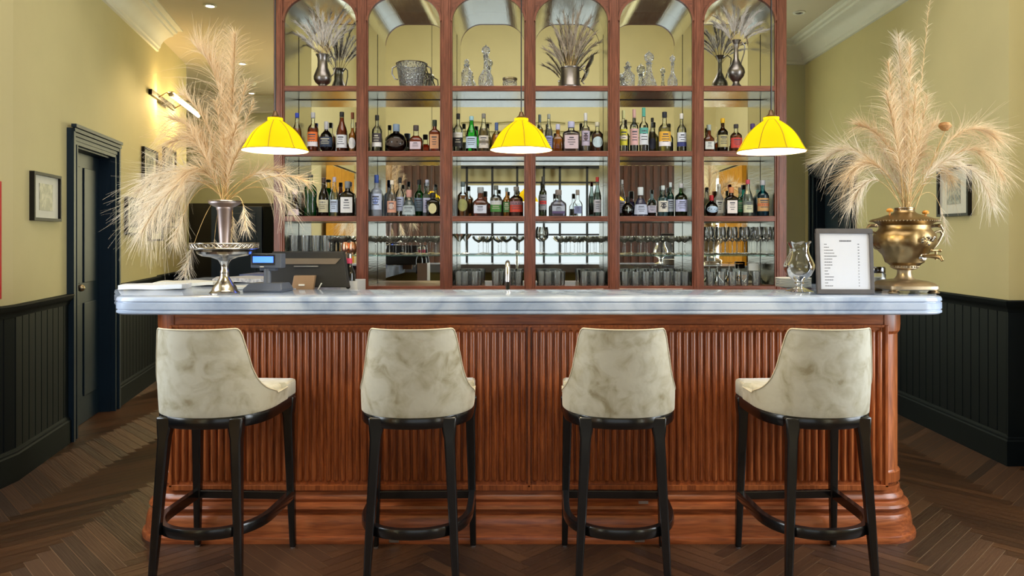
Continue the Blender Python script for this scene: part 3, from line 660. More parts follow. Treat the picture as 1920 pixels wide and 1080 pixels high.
for i, (a, b) in enumerate(bays):
    for j, z in enumerate(Zs):
        obj('shelf', MB().box(a, b, 0, .325, z - (.037 if j else .02), z - .0005), M['shelf_wood'], t, smooth=False, bevel=.002)
    # arch: rounded opening cut in a front board, and a curved metal lining behind
    r = .165; n = 12; arc = [(a, Zs[3])] + [(a + r - r * math.cos(q * math.pi / 2 / n), ZTOP - r + r * math.sin(q * math.pi / 2 / n)) for q in range(n + 1)] + [(b - r + r * math.sin(q * math.pi / 2 / n), ZTOP - r + r * math.cos(q * math.pi / 2 / n)) for q in range(n + 1)] + [(b, Zs[3])]
    up = arc[1:-1]; mb = MB(); vs = []; kk = len(up); zt = CEIL - .005
    for (x, z) in up: vs += [(x, 0, z), (x, 0, zt), (x, .02, z), (x, .02, zt)]
    fs = []
    for q in range(kk - 1): o_ = 4 * q; fs += [(o_, o_ + 4, o_ + 5, o_ + 1), (o_ + 2, o_ + 3, o_ + 7, o_ + 6), (o_, o_ + 2, o_ + 6, o_ + 4)]
    mb.add(vs, fs); obj('arch_board', mb, M['shelf_wood'], t, smooth=False)
    mb = MB(); vs = []
    for (x, z) in up: vs += [(x, -.008, z), (x, 0.0, z), ]
    mb.add([v for (x, z) in up for v in ((x, -.010, z), (x, .004, z), (x + (0 if abs(x - (a + b) / 2) < .1 else (-.012 if x < (a + b) / 2 else .012)), -.010, z + .012))], [f for q in range(kk - 1) for f in ((3 * q, 3 * q + 3, 3 * q + 4, 3 * q + 1), (3 * q, 3 * q + 2, 3 * q + 5, 3 * q + 3))])
    obj('arch_bead', mb, M['post_wood'], t)
    mb = MB(); vs = [v for (x, z) in up for v in ((x, .021, z), (x, .322, z))]
    mb.add(vs, [(2 * q, 2 * q + 2, 2 * q + 3, 2 * q + 1) for q in range(kk - 1)])
    obj('arch_lining', mb, M['lining_top'], t, angle=60)
    ln_ = MB(); e_ = .0015
    for x in (a + e_, b - e_): ln_.add([(x, .012, Zs[0]), (x, .322, Zs[0]), (x, .322, ZTOP - r), (x, .012, ZTOP - r)], [(0, 1, 2, 3)])
    obj('side_lining', ln_, M['lining'], t, smooth=False)
    for z in Zs[1:]: obj('shelf_soffit', MB().add([(a, .012, z - .0385), (b, .012, z - .0385), (b, .322, z - .0385), (a, .322, z - .0385)], [(0, 1, 2, 3)]), M['lining_top'], t, smooth=False)
    obj('mirror_back', MB().box(a - .01, b + .01, .3225, .33, Zs[0] - .02, ZTOP + .05), M['mirror'], t, smooth=False)
    sl = MB(); sl.box(a, a + .003, .318, .3225, Zs[0], ZTOP - r).box(b - .003, b, .318, .3225, Zs[0], ZTOP - r)
    for z in Zs[1:]: sl.box(a, b, .318, .3225, z - .043, z - .0385)
    obj('mirror_seam', sl, M['frame_black'], t, smooth=False)
    gz = EH - 33 / S
    obj('glass_shelf', MB().box(a + .002, b - .002, .02, .30, gz - .010, gz), M['shelf_glass'], t, smooth=False, bevel=.002)
obj('base_cabinet', MB().box(BX0, BX1, -.02, .33, 0, .98).box(BX0, BX1, -.015, .0, .98, 1.034), M['post_wood'], t, smooth=False, bevel=.003)
obj('cornice', MB().box(BX0 - .02, BX1 + .02, -.03, 0, CEIL - .09, CEIL - .005), M['shelf_wood'], t, smooth=False, bevel=.006)
GZ = EH - 33 / S

# ------------------------------------------------------------------ bar stools
def dplan(hx, yb, yf, n=16, ext=0.0):
    "D plan going front-left, round the back, front-right"
    p = [(-hx, yf), (-hx, yf * .5), (-hx, 0.02)]
    for i in range(1, n): a = math.pi + math.pi * i / n; p.append((hx * math.copysign(abs(math.cos(a)) ** .85, math.cos(a)), yb * abs(math.sin(a)) ** .9 * -1 + .0))
    p += [(hx, .02), (hx, yf * .5), (hx, yf)]; return p
def make_stool():
    t = thing('bar_stool', '', 'bar stool', (0, 0, 0), 0, 'cream velvet bar stools in front of the bar')
    # shell
    nu, nv = 120, 10; mb = MB(); outer = []; A, B = .232, .235
    for i in range(nu + 1):
        s_ = -1 + 2 * i / nu; a_ = abs(s_)
        if a_ < .62: th = a_ / .62 * math.pi / 2; x = A * math.sin(th) ** .88 if th > 0 else 0; y = -B * math.cos(th) ** .92 if th < math.pi / 2 else 0; 
        else: x = A - .006 * (a_ - .62); y = (a_ - .62) / .38 * .13
        x = math.copysign(x, s_); k_ = 0 if a_ < .295 else min(1, (a_ - .295) / .36)
        hh = [1, .95, .70, .42, .28, .20, .145, .10, .07, .045, .02, .0, -.04]; q_ = k_ * 12; i_ = min(11, int(q_)); h = hh[i_] + (hh[i_ + 1] - hh[i_]) * (q_ - i_)
        zt = .752 + (1.035 - .752) * h; col_ = []
        for j in range(nv + 1):
            z = .688 + (zt - .688) * j / nv; q = (z - .688) / (1.035 - .688)
            sx = 1 - .05 * q ** 1.2; bulge = .008 * math.sin(math.pi * min(1, q * 1.2)); col_.append((x * sx * (1 + bulge * 2), y * (1 + .02 * q) - .035 * q + (.03 * (1 - q) if False else 0), z))
        outer.append(col_)
    th = .03; vs = []; 
    for i, c_ in enumerate(outer):
        for j, p in enumerate(c_): vs.append(p)
    off = len(vs)
    for i, c_ in enumerate(outer):
        p0 = Vector(outer[max(i - 1, 0)][0][:2]); p1 = Vector(outer[min(i + 1, nu)][0][:2]); d = (p1 - p0).normalized(); n_ = Vector((-d.y, d.x))
        for j, p in enumerate(c_): vs.append((p[0] + n_.x * th, p[1] + n_.y * th, p[2] + (0 if j < nv else -.004)))
    w_ = nv + 1; fs = []
    for i in range(nu):
        for j in range(nv):
            a = i * w_ + j; fs.append((a, a + w_, a + w_ + 1, a + 1)); b = off + a; fs.append((b + 1, b + w_ + 1, b + w_, b))
        a = i * w_ + nv; fs.append((a, a + w_, off + a + w_, off + a)); a = i * w_; fs.append((off + a, off + a + w_, a + w_, a))
    for i in (0, nu):
        for j in range(nv): a = i * w_ + j; fs.append((a, a + 1, off + a + 1, off + a) if i else (off + a, off + a + 1, a + 1, a))
    mb.add(vs, fs); bk = obj('backrest', mb, M['velvet'], t, angle=180); b_ = bk.modifiers.new('b', 'BEVEL'); b_.width = .011; b_.segments = 3; b_.limit_method = 'ANGLE'; b_.angle_limit = R(50)
    obj('piping', MB().tube([Vector(outer[i][nv]) + Vector((0, -.001, .0)) for i in range(nu + 1)], .0028, 6), M['piping'], bk)
    # seat pad
    ar = [(.205 * math.cos(math.pi + math.pi * q_ / 24), -.20 * math.sin(math.pi * q_ / 24)) for q_ in range(25)]; pp = [(-.226, .236), (-.227, .132), (-.205, .118)] + ar + [(.205, .118), (.227, .132), (.226, .236)]; n = len(pp); mb = MB(); lv = ((.985, .689), (1, .695), (1.0, .744), (.988, .753), (.95, .759), (.5, .764)); vs = []
    for k_, z in lv: vs += [(x * k_, (y - .02) * k_ + .02, z) for x, y in pp]
    fs = [(a * n + j, a * n + (j + 1) % n, (a + 1) * n + (j + 1) % n, (a + 1) * n + j) for a in range(len(lv) - 1) for j in range(n)] + [tuple(range(n - 1, -1, -1)), tuple((len(lv) - 1) * n + j for j in range(n))]
    mb.add(vs, fs); seat = obj('seat', mb, M['velvet'], t, angle=50)
    obj('piping', MB().tube([(-.222, .134, .752), (-.222, .232, .752), (.222, .232, .752), (.222, .134, .752)], .003, 6), M['piping'], seat)
    # seat rail
    pp = dplan(.226, .228, .228, 24); ring = []
    mb = MB(); po = []
    for i, p in enumerate(pp):
        a = Vector(pp[max(i - 1, 0)]); b = Vector(pp[min(i + 1, len(pp) - 1)]); d = (b - a).normalized(); po.append((p[0], p[1], d.y, -d.x))
    po = [(x, y, -nx if (x * nx + y * ny) < 0 else nx, -ny if (x * nx + y * ny) < 0 else ny) for x, y, nx, ny in po]
    mb.sweep(po, [(-.03, .642), (0, .642), (.004, .65), (.004, .68), (0, .688), (-.03, .688)], closed_prof=True); mb.box(-.226, .226, .20, .232, .642, .688)
    mb.prism([(x * .9, y * .9) for x, y in pp], .675, .690)
    obj('seat_rail', mb, M['black_lacquer'], t, angle=40)
    # legs
    for (tx, ty, bx, by) in ((.142, -.185, .175, -.235), (-.142, -.185, -.175, -.235), (.205, .20, .218, .225), (-.205, .20, -.218, .225)):
        mb = MB(); vs = []
        for z, w_ in ((.684, .062), (.632, .054), (.60, .043), (.55, .041), (.25, .034), (.004, .026)):
            q_ = max(0, (.655 - z) / .651); cx_, cy_ = tx + (bx - tx) * q_, ty + (by - ty) * q_; hy = min(w_, .042) / 2
            vs += [(cx_ - w_ / 2, cy_ - hy, z), (cx_ + w_ / 2, cy_ - hy, z), (cx_ + w_ / 2, cy_ + hy, z), (cx_ - w_ / 2, cy_ + hy, z)]
        mb.add(vs, [(3, 2, 1, 0), (20, 21, 22, 23)] + [(4 * a + c_, 4 * a + (c_ + 1) % 4, 4 * a + 4 + (c_ + 1) % 4, 4 * a + 4 + c_) for a in range(5) for c_ in range(4)])
        lg = obj('leg', mb, M['black_lacquer'], t, smooth=True, bevel=.007, angle=50)
        obj('glide', MB().loft([(.011, 0), (.012, .006)], 12, c=(bx, by, 0)), M['steel'], lg)
    # footrest ring
    pp = dplan(.216, .245, .215, 24); po = []
    for i, p in enumerate(pp):
        a = Vector(pp[max(i - 1, 0)]); b = Vector(pp[min(i + 1, len(pp) - 1)]); d = (b - a).normalized(); nx, ny = d.y, -d.x
        if p[0] * nx + p[1] * ny < 0: nx, ny = -nx, -ny
        po.append((p[0], p[1], nx, ny))
    mb = MB(); mb.sweep(po, [(-.014, .222), (.010, .222), (.013, .228), (.013, .256), (.010, .262), (-.014, .262)], closed_prof=True)
    obj('footrest', mb, M['black_lacquer'], t, angle=40)
    obj('front_rail', MB().box(-.214, .214, .203, .225, .222, .258), M['black_lacquer'], t, smooth=False, bevel=.004)
    return t
st = make_stool()
SY = 3.13
spots = [(-1.285, SY, R(-2.5), 'leftmost bar stool, back turned, cream velvet with black frame'), (-.463, SY, R(1.5), 'second bar stool from the left, standing left of the middle seam of the bar'),
         (.372, SY, R(-1.5), 'third bar stool from the left, standing right of the middle seam of the bar'), (1.165, SY, R(3), 'rightmost bar stool, nearest the right corner column')]
for i, (x, y, a, lb) in enumerate(spots):
    o_ = st if i == 0 else dup(st, label=lb)
    o_.location = (x, y, 0); o_.rotation_euler = (0, 0, a); o_['label'] = lb

#PART2
# ------------------------------------------------------------------ pendant lamps
m, nt, N, L, b = newmat('yellow_silk_shade'); N.remove(b); out = N['Material Output']
d_ = N.new('ShaderNodeBsdfDiffuse'); d_.inputs[0].default_value = srgb(226, 190, 6); tl = N.new('ShaderNodeBsdfTranslucent'); tl.inputs[0].default_value = srgb(255, 226, 70)
tc = N.new('ShaderNodeTexCoord'); no = N.new('ShaderNodeTexNoise'); no.inputs['Scale'].default_value = 60; L.new(tc.outputs['Object'], no.inputs[0])
mx = N.new('ShaderNodeMixShader'); mx.inputs[0].default_value = .16; L.new(d_.outputs[0], mx.inputs[1]); L.new(tl.outputs[0], mx.inputs[2])
em = N.new('ShaderNodeEmission'); em.inputs[0].default_value = srgb(255, 214, 0); em.inputs[1].default_value = .05; ad = N.new('ShaderNodeAddShader'); L.new(mx.outputs[0], ad.inputs[0]); L.new(em.outputs[0], ad.inputs[1]); L.new(ad.outputs[0], out.inputs[0])
M['shade'] = m
M['shade_in'] = pb('white_shade_lining', srgb(250, 246, 232), .8, var=.01, emit=(1, .93, .78, 1), es=.55)
M['shade_seam'] = pb('dark_yellow_seam', srgb(150, 122, 14), .7)
BULB = emis('bulb', (1, .88, .66, 1), 14)
def pendant(px, rimw, cy, label):
    s_ = rimw / .267; c = P(px, cy, s_); t = thing('pendant_lamp', label, 'pendant lamp', (c.x, c.y, c.z), R(7), 'pendant lamps over the bar')
    r0, n = .1335, 48; h = .122
    def rad(z): q = z / h; return r0 * (1 - q) + .030 * q + .020 * math.sin(math.pi * q) * (.25 + 1.1 * q)
    prof = [(rad(h * i / 12), h * i / 12) for i in range(13)]
    def scal(a): return 1 - .022 * (.5 - .5 * math.cos(8 * a))
    for nm, mt, off in (('shade', M['shade'], 0), ('shade_lining', M['shade_in'], -.0025)):
        mb = MB(); vs = [(scal(2 * math.pi * j / n) * (r + off) * math.cos(2 * math.pi * j / n), scal(2 * math.pi * j / n) * (r + off) * math.sin(2 * math.pi * j / n), z) for r, z in prof for j in range(n)]
        mb.add(vs, [(i * n + j, i * n + (j + 1) % n, (i + 1) * n + (j + 1) % n, (i + 1) * n + j) for i in range(12) for j in range(n)])
        if nm == 'shade': 
            r, z = prof[-1]; mb.loft([(r * .99, h), (.03, h + .012), (.012, h + .013)], 24, cap=False)
        o_ = obj(nm, mb, mt, t, angle=60)
    mb = MB()
    for k in range(8):
        a = 2 * math.pi * k / 8; mb.tube([(1.004 * r * math.cos(a), 1.004 * r * math.sin(a), z) for r, z in prof], .0012, 5)
    sh_ = [c_ for c_ in t.children if c_.name.startswith('shade')][0]; obj('seams', mb, M['shade_seam'], sh_)
    obj('rim_binding', MB().tube([(scal(2 * math.pi * j / n) * r0 * math.cos(2 * math.pi * j / n), scal(2 * math.pi * j / n) * r0 * math.sin(2 * math.pi * j / n), 0.001) for j in range(n + 1)], .0018, 6, cap=False), M['shade_seam'], t)
    obj('cap', MB().loft([(.02, h + .010), (.022, h + .016), (.012, h + .024), (.007, h + .04), (.0001, h + .042)], 16), pb('dark_bronze', (.12, .07, .035, 1), .35, metal=.8), t)
    obj('cord', MB().tube([(0, 0, h + .04), (0, 0, (HC if c.y < SPL else CEIL) - c.z)], .0028, 6), M['black_plastic'], t)
    obj('bulb', MB().sphere((0, 0, .068), .022), BULB, t)
    point_light('pendant_bulb', (0, 0, .04), 6, (1, .78, .42), .03, t)
    return t
pendant(516, 123, 283, 'left pendant lamp with yellow silk shade, hanging beside the tall pampas')
pendant(977.5, 118, 281.5, 'middle pendant lamp with yellow silk shade, over the centre of the bar')
pendant(1446, 129, 285, 'right pendant lamp with yellow silk shade, at the right end of the back bar')

# ------------------------------------------------------------------ bottles
PROF = {  # (radius, height) of the glass up to the neck; cap from zc; label band
 'std':    ([(.94, 0), (1, .015), (1, .56), (.93, .61), (.70, .66), (.42, .70), (.34, .74), (.33, .90)], .86, (.14, .50), 1),
 'wine':   ([(.94, 0), (1, .015), (1, .45), (.95, .52), (.80, .60), (.52, .70), (.40, .78), (.36, .93)], .88, (.10, .42), 1),
 'tallneck': ([(.94, 0), (1, .015), (1, .40), (.9, .45), (.5, .50), (.36, .56), (.44, .66), (.34, .78), (.32, .93)], .84, (.08, .36), 1),
 'cyl':    ([(.96, 0), (1, .012), (1, .58), (.90, .63), (.55, .67), (.40, .70), (.38, .92)], .80, (.16, .54), 1),
 'square': ([(.96, 0), (1, .012), (1, .60), (.93, .645), (.5, .70), (.36, .73), (.34, .88)], .80, (.10, .54), .45),
 'squat':  ([(.92, 0), (1, .02), (1, .42), (.92, .50), (.55, .58), (.38, .63), (.36, .85)], .80, (.10, .38), .6),
 'round':  ([(.45, 0), (.55, .01), (.82, .10), (.98, .24), (1, .34), (.94, .48), (.72, .60), (.36, .68), (.28, .72), (.27, .86)], .74, (.16, .48), 1),
 'bell':   ([(1, 0), (1.0, .06), (.92, .28), (.80, .46), (.55, .58), (.36, .64), (.34, .80)], .72, (.06, .40), 1),
 'wave':   ([(.86, 0), (.92, .02), (.96, .12), (.86, .34), (.96, .50), (1, .60), (.86, .68), (.46, .76), (.34, .82), (.30, .95)], .93, None, 1),
 'grand':  ([(.98, 0), (1, .03), (.98, .20), (.80, .32), (.52, .46), (.36, .62), (.32, .86)], .82, (.04, .26), .8),
 'skirt':  ([(.92, 0), (1, .02), (.92, .30), (.98, .55), (.6, .64), (.42, .70), (.40, .92)], .84, (.10, .50), .8)}
def bottle(px, base_z, top_y, wpx, kind, tint, liquid, lab, cap, label, yoff=.085, fill=.92, frost=0, bcat='bottle', fshape='rect', extra=None, s=None):
    y = YF + yoff; s = F / y; X = (px - CX) / s
    topz = EH + (HY - top_y) / s; H = topz - base_z; r = wpx / s / 2
    prof, zc, lb, power = PROF[kind]; n = 24 if power == 1 else 32
    dy = 1 if power == 1 else .72
    t = thing('liquor_bottle', label, 'bottle', (X, y, base_z), 0, 'bottles on the back bar')
    pr = [(a * r, z * H) for a, z in prof]
    def pw(z): return power if z < .62 else 1
    def body(k, top=None):
        mb = MB(); q = []; 
        for a, z in prof:
            if top is not None and z > top: break
            q.append((a * k, z))
        if top is not None and q[-1][1] < top:
            nx = [p for p in prof if p[1] > q[-1][1]]
            if nx: a0_, z0_ = q[-1]; a1_, z1_ = nx[0]; f_ = (top - z0_) / (z1_ - z0_); q.append((a0_ + (a1_ * k - a0_) * f_, top))
        vs = []
        for a, z in q:
            p_ = power if z < .61 else (1 if z > .7 else power + (1 - power) * (z - .61) / .09)
            for j in range(n):
                x_, y_ = sect(2 * math.pi * j / n, p_); vs.append((a * r * x_, a * r * y_ * (dy if z < .66 else 1), z * H + (.0015 if k < 1 and z == 0 else 0)))
        m_ = len(q); mb.add(vs, [(i * n + j, i * n + (j + 1) % n, (i + 1) * n + (j + 1) % n, (i + 1) * n + j) for i in range(m_ - 1) for j in range(n)] + [tuple(range(n - 1, -1, -1)), tuple((m_ - 1) * n + j for j in range(n))]); return mb
    gm = glassy('bottle_glass_%d_%d_%d_%d' % (tint[0] * 100, tint[1] * 100, tint[2] * 100, frost * 100), tint, tuple(c * .22 for c in tint), body=frost, bodycol=tint)
    obj('glass', body(1), gm, t, angle=45)
    if liquid: 
        lm = glassy('liquid_%d_%d_%d' % (liquid[0] * 100, liquid[1] * 100, liquid[2] * 100), tuple(min(1, c * 1.25) for c in liquid), tuple(c * .45 for c in liquid), .2, body=.42, bodycol=tuple(liquid))
        obj('liquid', body(.93, fill * .66), lm, t, angle=45)
    if lab and lb:
        z0, z1 = lb; mb = MB(); cells = 10; a_h = R(68) if power == 1 else R(52)
        def at(u, v):
            a = -math.pi / 2 + u * a_h; z = z0 + (z1 - z0) * (v + 1) / 2; q = 0
            for i in range(len(prof) - 1):
                if prof[i][1] <= z <= prof[i + 1][1]: f_ = (z - prof[i][1]) / (prof[i + 1][1] - prof[i][1]); q = prof[i][0] + f_ * (prof[i + 1][0] - prof[i][0])
            if power < 1: x_ = math.sin(u * 1.0) * .98; return (r * q * u * .78, -r * q * dy * 1.012 - .0004, z * H)
            return (1.02 * q * r * math.cos(a), 1.02 * q * r * math.sin(a), z * H)
        if fshape == 'rect':
            vs = [at(-1 + 2 * i / cells, v) for v in (-1, -.33, .33, 1) for i in range(cells + 1)]; w_ = cells + 1
            mb.add(vs, [(a * w_ + i, a * w_ + i + 1, (a + 1) * w_ + i + 1, (a + 1) * w_ + i) for a in range(3) for i in range(cells)])
        else:
            m_ = 20 if fshape == 'oval' else 4; vs = [at(0, 0)]
            for rr_ in (.5, 1): vs += [at(.8 * rr_ * math.cos(2 * math.pi * i / m_), rr_ * math.sin(2 * math.pi * i / m_)) for i in range(m_)]
            mb.add(vs, [(0, 1 + i, 1 + (i + 1) % m_) for i in range(m_)] + [(1 + i, 1 + m_ + i, 1 + m_ + (i + 1) % m_, 1 + (i + 1) % m_) for i in range(m_)])
        lbo = obj('label', mb, labmat(lab), t, angle=80)
        if extra:   # a coloured band or emblem on the label
            zz0, zz1 = z0, z1; ek, ec = extra; mb = MB()
            def at2(u, v): p_ = at(u, v); k_ = 1.012; return (p_[0] * (k_ if power == 1 else 1), p_[1] * k_ - .0003, p_[2])
            if ek in ('top', 'bot', 'mid'):
                v0, v1 = {'top': (.3, 1), 'bot': (-1, -.35), 'mid': (-.25, .2)}[ek]
                vs = [at2(-1 + 2 * i / cells, v) for v in (v0, v1) for i in range(cells + 1)]; mb.add(vs, [(i, i + 1, cells + 2 + i, cells + 1 + i) for i in range(cells)])
            else:
                m_ = 14; vs = [at2(0, .1)] + [at2(.42 * math.cos(2 * math.pi * i / m_), .1 + .45 * math.sin(2 * math.pi * i / m_)) for i in range(m_)]
                mb.add(vs, [(0, 1 + i, 1 + (i + 1) % m_) for i in range(m_)])
            obj('emblem', mb, labmat(ec, 0), lbo, angle=80)
        # illegible lines of print
        if fshape == 'rect' and r > .02:
            mb = MB(); rn_ = random.Random(int(px))
            for v in (.62, .30, -.05, -.38):
                hw_ = rn_.uniform(.3, .62); hv = .05 if v < .5 else .09
                vs = []
                for vv in (v - hv, v + hv):
                    for i in range(5):
                        p_ = at(-hw_ + 2 * hw_ * i / 4, vv); k_ = 1.016; vs.append((p_[0] * (k_ if power == 1 else 1), p_[1] * k_ - .0004, p_[2]))
                mb.add(vs, [(i, i + 1, 6 + i, 5 + i) for i in range(4)])
            lum = sum(srgb(*lab)[:3]); obj('lettering', mb, labmat((70, 70, 84) if lum > .5 else (196, 190, 170), 0), lbo, angle=80)
    if cap:
        rc = .40 * r if kind not in ('round',) else .32 * r; rc = max(rc, .0105); mt = cap if not isinstance(cap, tuple) else labmat(cap, 0)
        mb = MB().loft([(rc * .96, zc * H), (rc, zc * H + .002), (rc, H - .003), (rc * .85, H)], 16); obj('cap', mb, mt, t, angle=50)
    return t
_lm = {}
def labmat(c, var=1):
    k = (c, var)
    if k not in _lm: _lm[k] = pb('print_%02x%02x%02x_%d' % (*c, var), srgb(*c), .55, var=.05 if var else .02, scale=60)
    return _lm[k]
CL = (.94, .97, .96); AM = (.75, .30, .06); DK = (.10, .05, .03); RD = (.55, .12, .04); GN = (.05, .5, .12); OR = (.95, .42, .05); W = (232, 230, 226); K = (18, 18, 20); SV = (176, 176, 182)
ZA, ZB = Zs[2], Zs[1]
A = [ # px, top, width, kind, glass, liquid, label, cap, description, options
 (557, 212, 18, 'wine', CL, AM, None, (40, 64, 170), 'amber spirit bottle with a long blue capsule, behind the left lamp', {}),
 (587, 211, 20, 'std', CL, RD, (226, 112, 40), SV, 'clear spirit bottle with an orange and white label', {'extra': ('bot', (222, 214, 222))}),
 (612, 228, 26, 'round', DK, DK, (34, 48, 72), SV, 'dark round flask with a blue-black label next to the orange-labelled bottle', {}),
 (641, 210, 21, 'wine', CL, RD, (214, 216, 224), K, 'red-brown brandy bottle with a large white label and black capsule', {'fill': 1.3}),
 (661, 211, 15, 'tallneck', CL, OR, (226, 224, 226), (122, 60, 30), 'curvy long-necked orange liqueur bottle against the first post', {'fshape': 'oval'}),
 (707, 216, 19, 'std', CL, None, (60, 52, 60), K, 'clear bottle with a dark label over a white band, second bay', {'extra': ('bot', (224, 222, 222))}),
 (743, 233, 40, 'round', DK, DK, (66, 50, 40), (120, 140, 165), 'fat spherical dark bottle with a pale blue stopper', {'fshape': 'oval'}),
 (780, 235, 26, 'squat', CL, RD, (206, 190, 200), (70, 58, 58), 'squat cut decanter bottle with a silvery engraved front', {}),
 (815, 225, 21, 'square', CL, RD, (206, 150, 110), (40, 52, 40), 'square amber-red bottle with a small tan label and dark green cap', {'fill': 1.35}),
 (859, 213, 18, 'std', CL, None, (26, 24, 28), K, 'clear bottle with a black and white label, far left of the third bay', {'extra': ('top', (214, 214, 214))}),
 (884, 218, 21, 'wine', (.1, .8, .25), None, (190, 212, 234), (150, 190, 200), 'green glass water bottle with a pale blue label', {}),
 (907, 213, 19, 'wine', CL, (.55, .45, .25), (206, 198, 188), (126, 124, 118), 'clear tapering bottle with a two-part cream label', {'extra': ('mid', (120, 110, 90))}),
 (931, 230, 21, 'round', CL, OR, None, (70, 90, 140), 'round orange liqueur bottle partly behind the middle lamp', {}),
 (1012, 215, 13, 'cyl', CL, OR, None, (96, 112, 120), 'slim amber bottle against the post, right of the middle lamp', {}),
 (1029, 214, 15, 'wine', CL, (.5, .5, .5), (140, 146, 200), (150, 156, 150), 'slim grey bottle with a lilac-blue label', {}),
 (1046, 233, 21, 'squat', CL, OR, None, (190, 190, 220), 'short ridged bottle of orange liqueur with a frosted stopper', {'fill': 1.3}),
 (1071, 228, 32, 'square', CL, (.72, .56, .56), (206, 186, 196), (184, 186, 222), 'broad pinkish square decanter bottle with a fan-shaped stopper', {}),
 (1098, 212, 16, 'cyl', CL, (.7, .6, .5), (190, 178, 200), (214, 214, 214), 'tall slim bottle with a long pink and grey label', {'extra': ('dot', (96, 70, 78))}),
 (1120, 229, 22, 'std', CL, (.35, .16, .08), (190, 210, 220), (214, 210, 190), 'brown rum bottle with a round pale blue label and white cap', {'fshape': 'oval'}),
 (1169, 207, 15, 'cyl', CL, None, (214, 206, 60), (206, 206, 150), 'slender bottle with a yellow dotted label, far left of the fifth bay', {'extra': ('mid', (232, 222, 214))}),
 (1189, 205, 16, 'cyl', CL, None, (214, 170, 172), (206, 164, 160), 'slender bottle with a pink label and long pink capsule', {}),
 (1207, 202, 17, 'cyl', CL, None, (214, 220, 230), (84, 166, 150), 'slender bottle with a teal-topped white label and teal cap, tallest of its shelf', {'extra': ('top', (90, 170, 160))}),
 (1223, 221, 14, 'wine', CL, (.3, .25, .2), (44, 48, 70), K, 'small bottle with a round dark emblem behind the teal-topped bottle', {'fshape': 'oval', 'yoff': .15}),
 (1246, 210, 23, 'std', CL, (.9, .75, .35), (232, 176, 60), (22, 26, 40), 'broad whisky bottle with an orange-yellow label and tall black cap', {'extra': ('bot', (236, 230, 236))}),
 (1278, 213, 18, 'std', CL, None, (220, 226, 240), W, 'clear bottle with a white and blue swirl label and white cap', {'extra': ('bot', (46, 54, 120))}),
 (1329, 234, 21, 'squat', CL, RD, (222, 226, 224), (170, 180, 176), 'short red bottle with a big white printed label, first in the sixth bay', {'fill': 1.3}),
 (1355, 222, 20, 'std', (.25, .14, .05), DK, (176, 166, 116), (222, 176, 30), 'dark brown bottle with a tan label and yellow cap', {}),
 (1380, 233, 22, 'std', CL, (.7, .28, .12), (200, 66, 56), (50, 46, 50), 'amber whiskey bottle with a red label band and black cap', {}),
 (1411, 232, 21, 'squat', CL, (.55, .2, .08), None, (70, 50, 110), 'amber bottle with a violet cap partly behind the right lamp', {})]
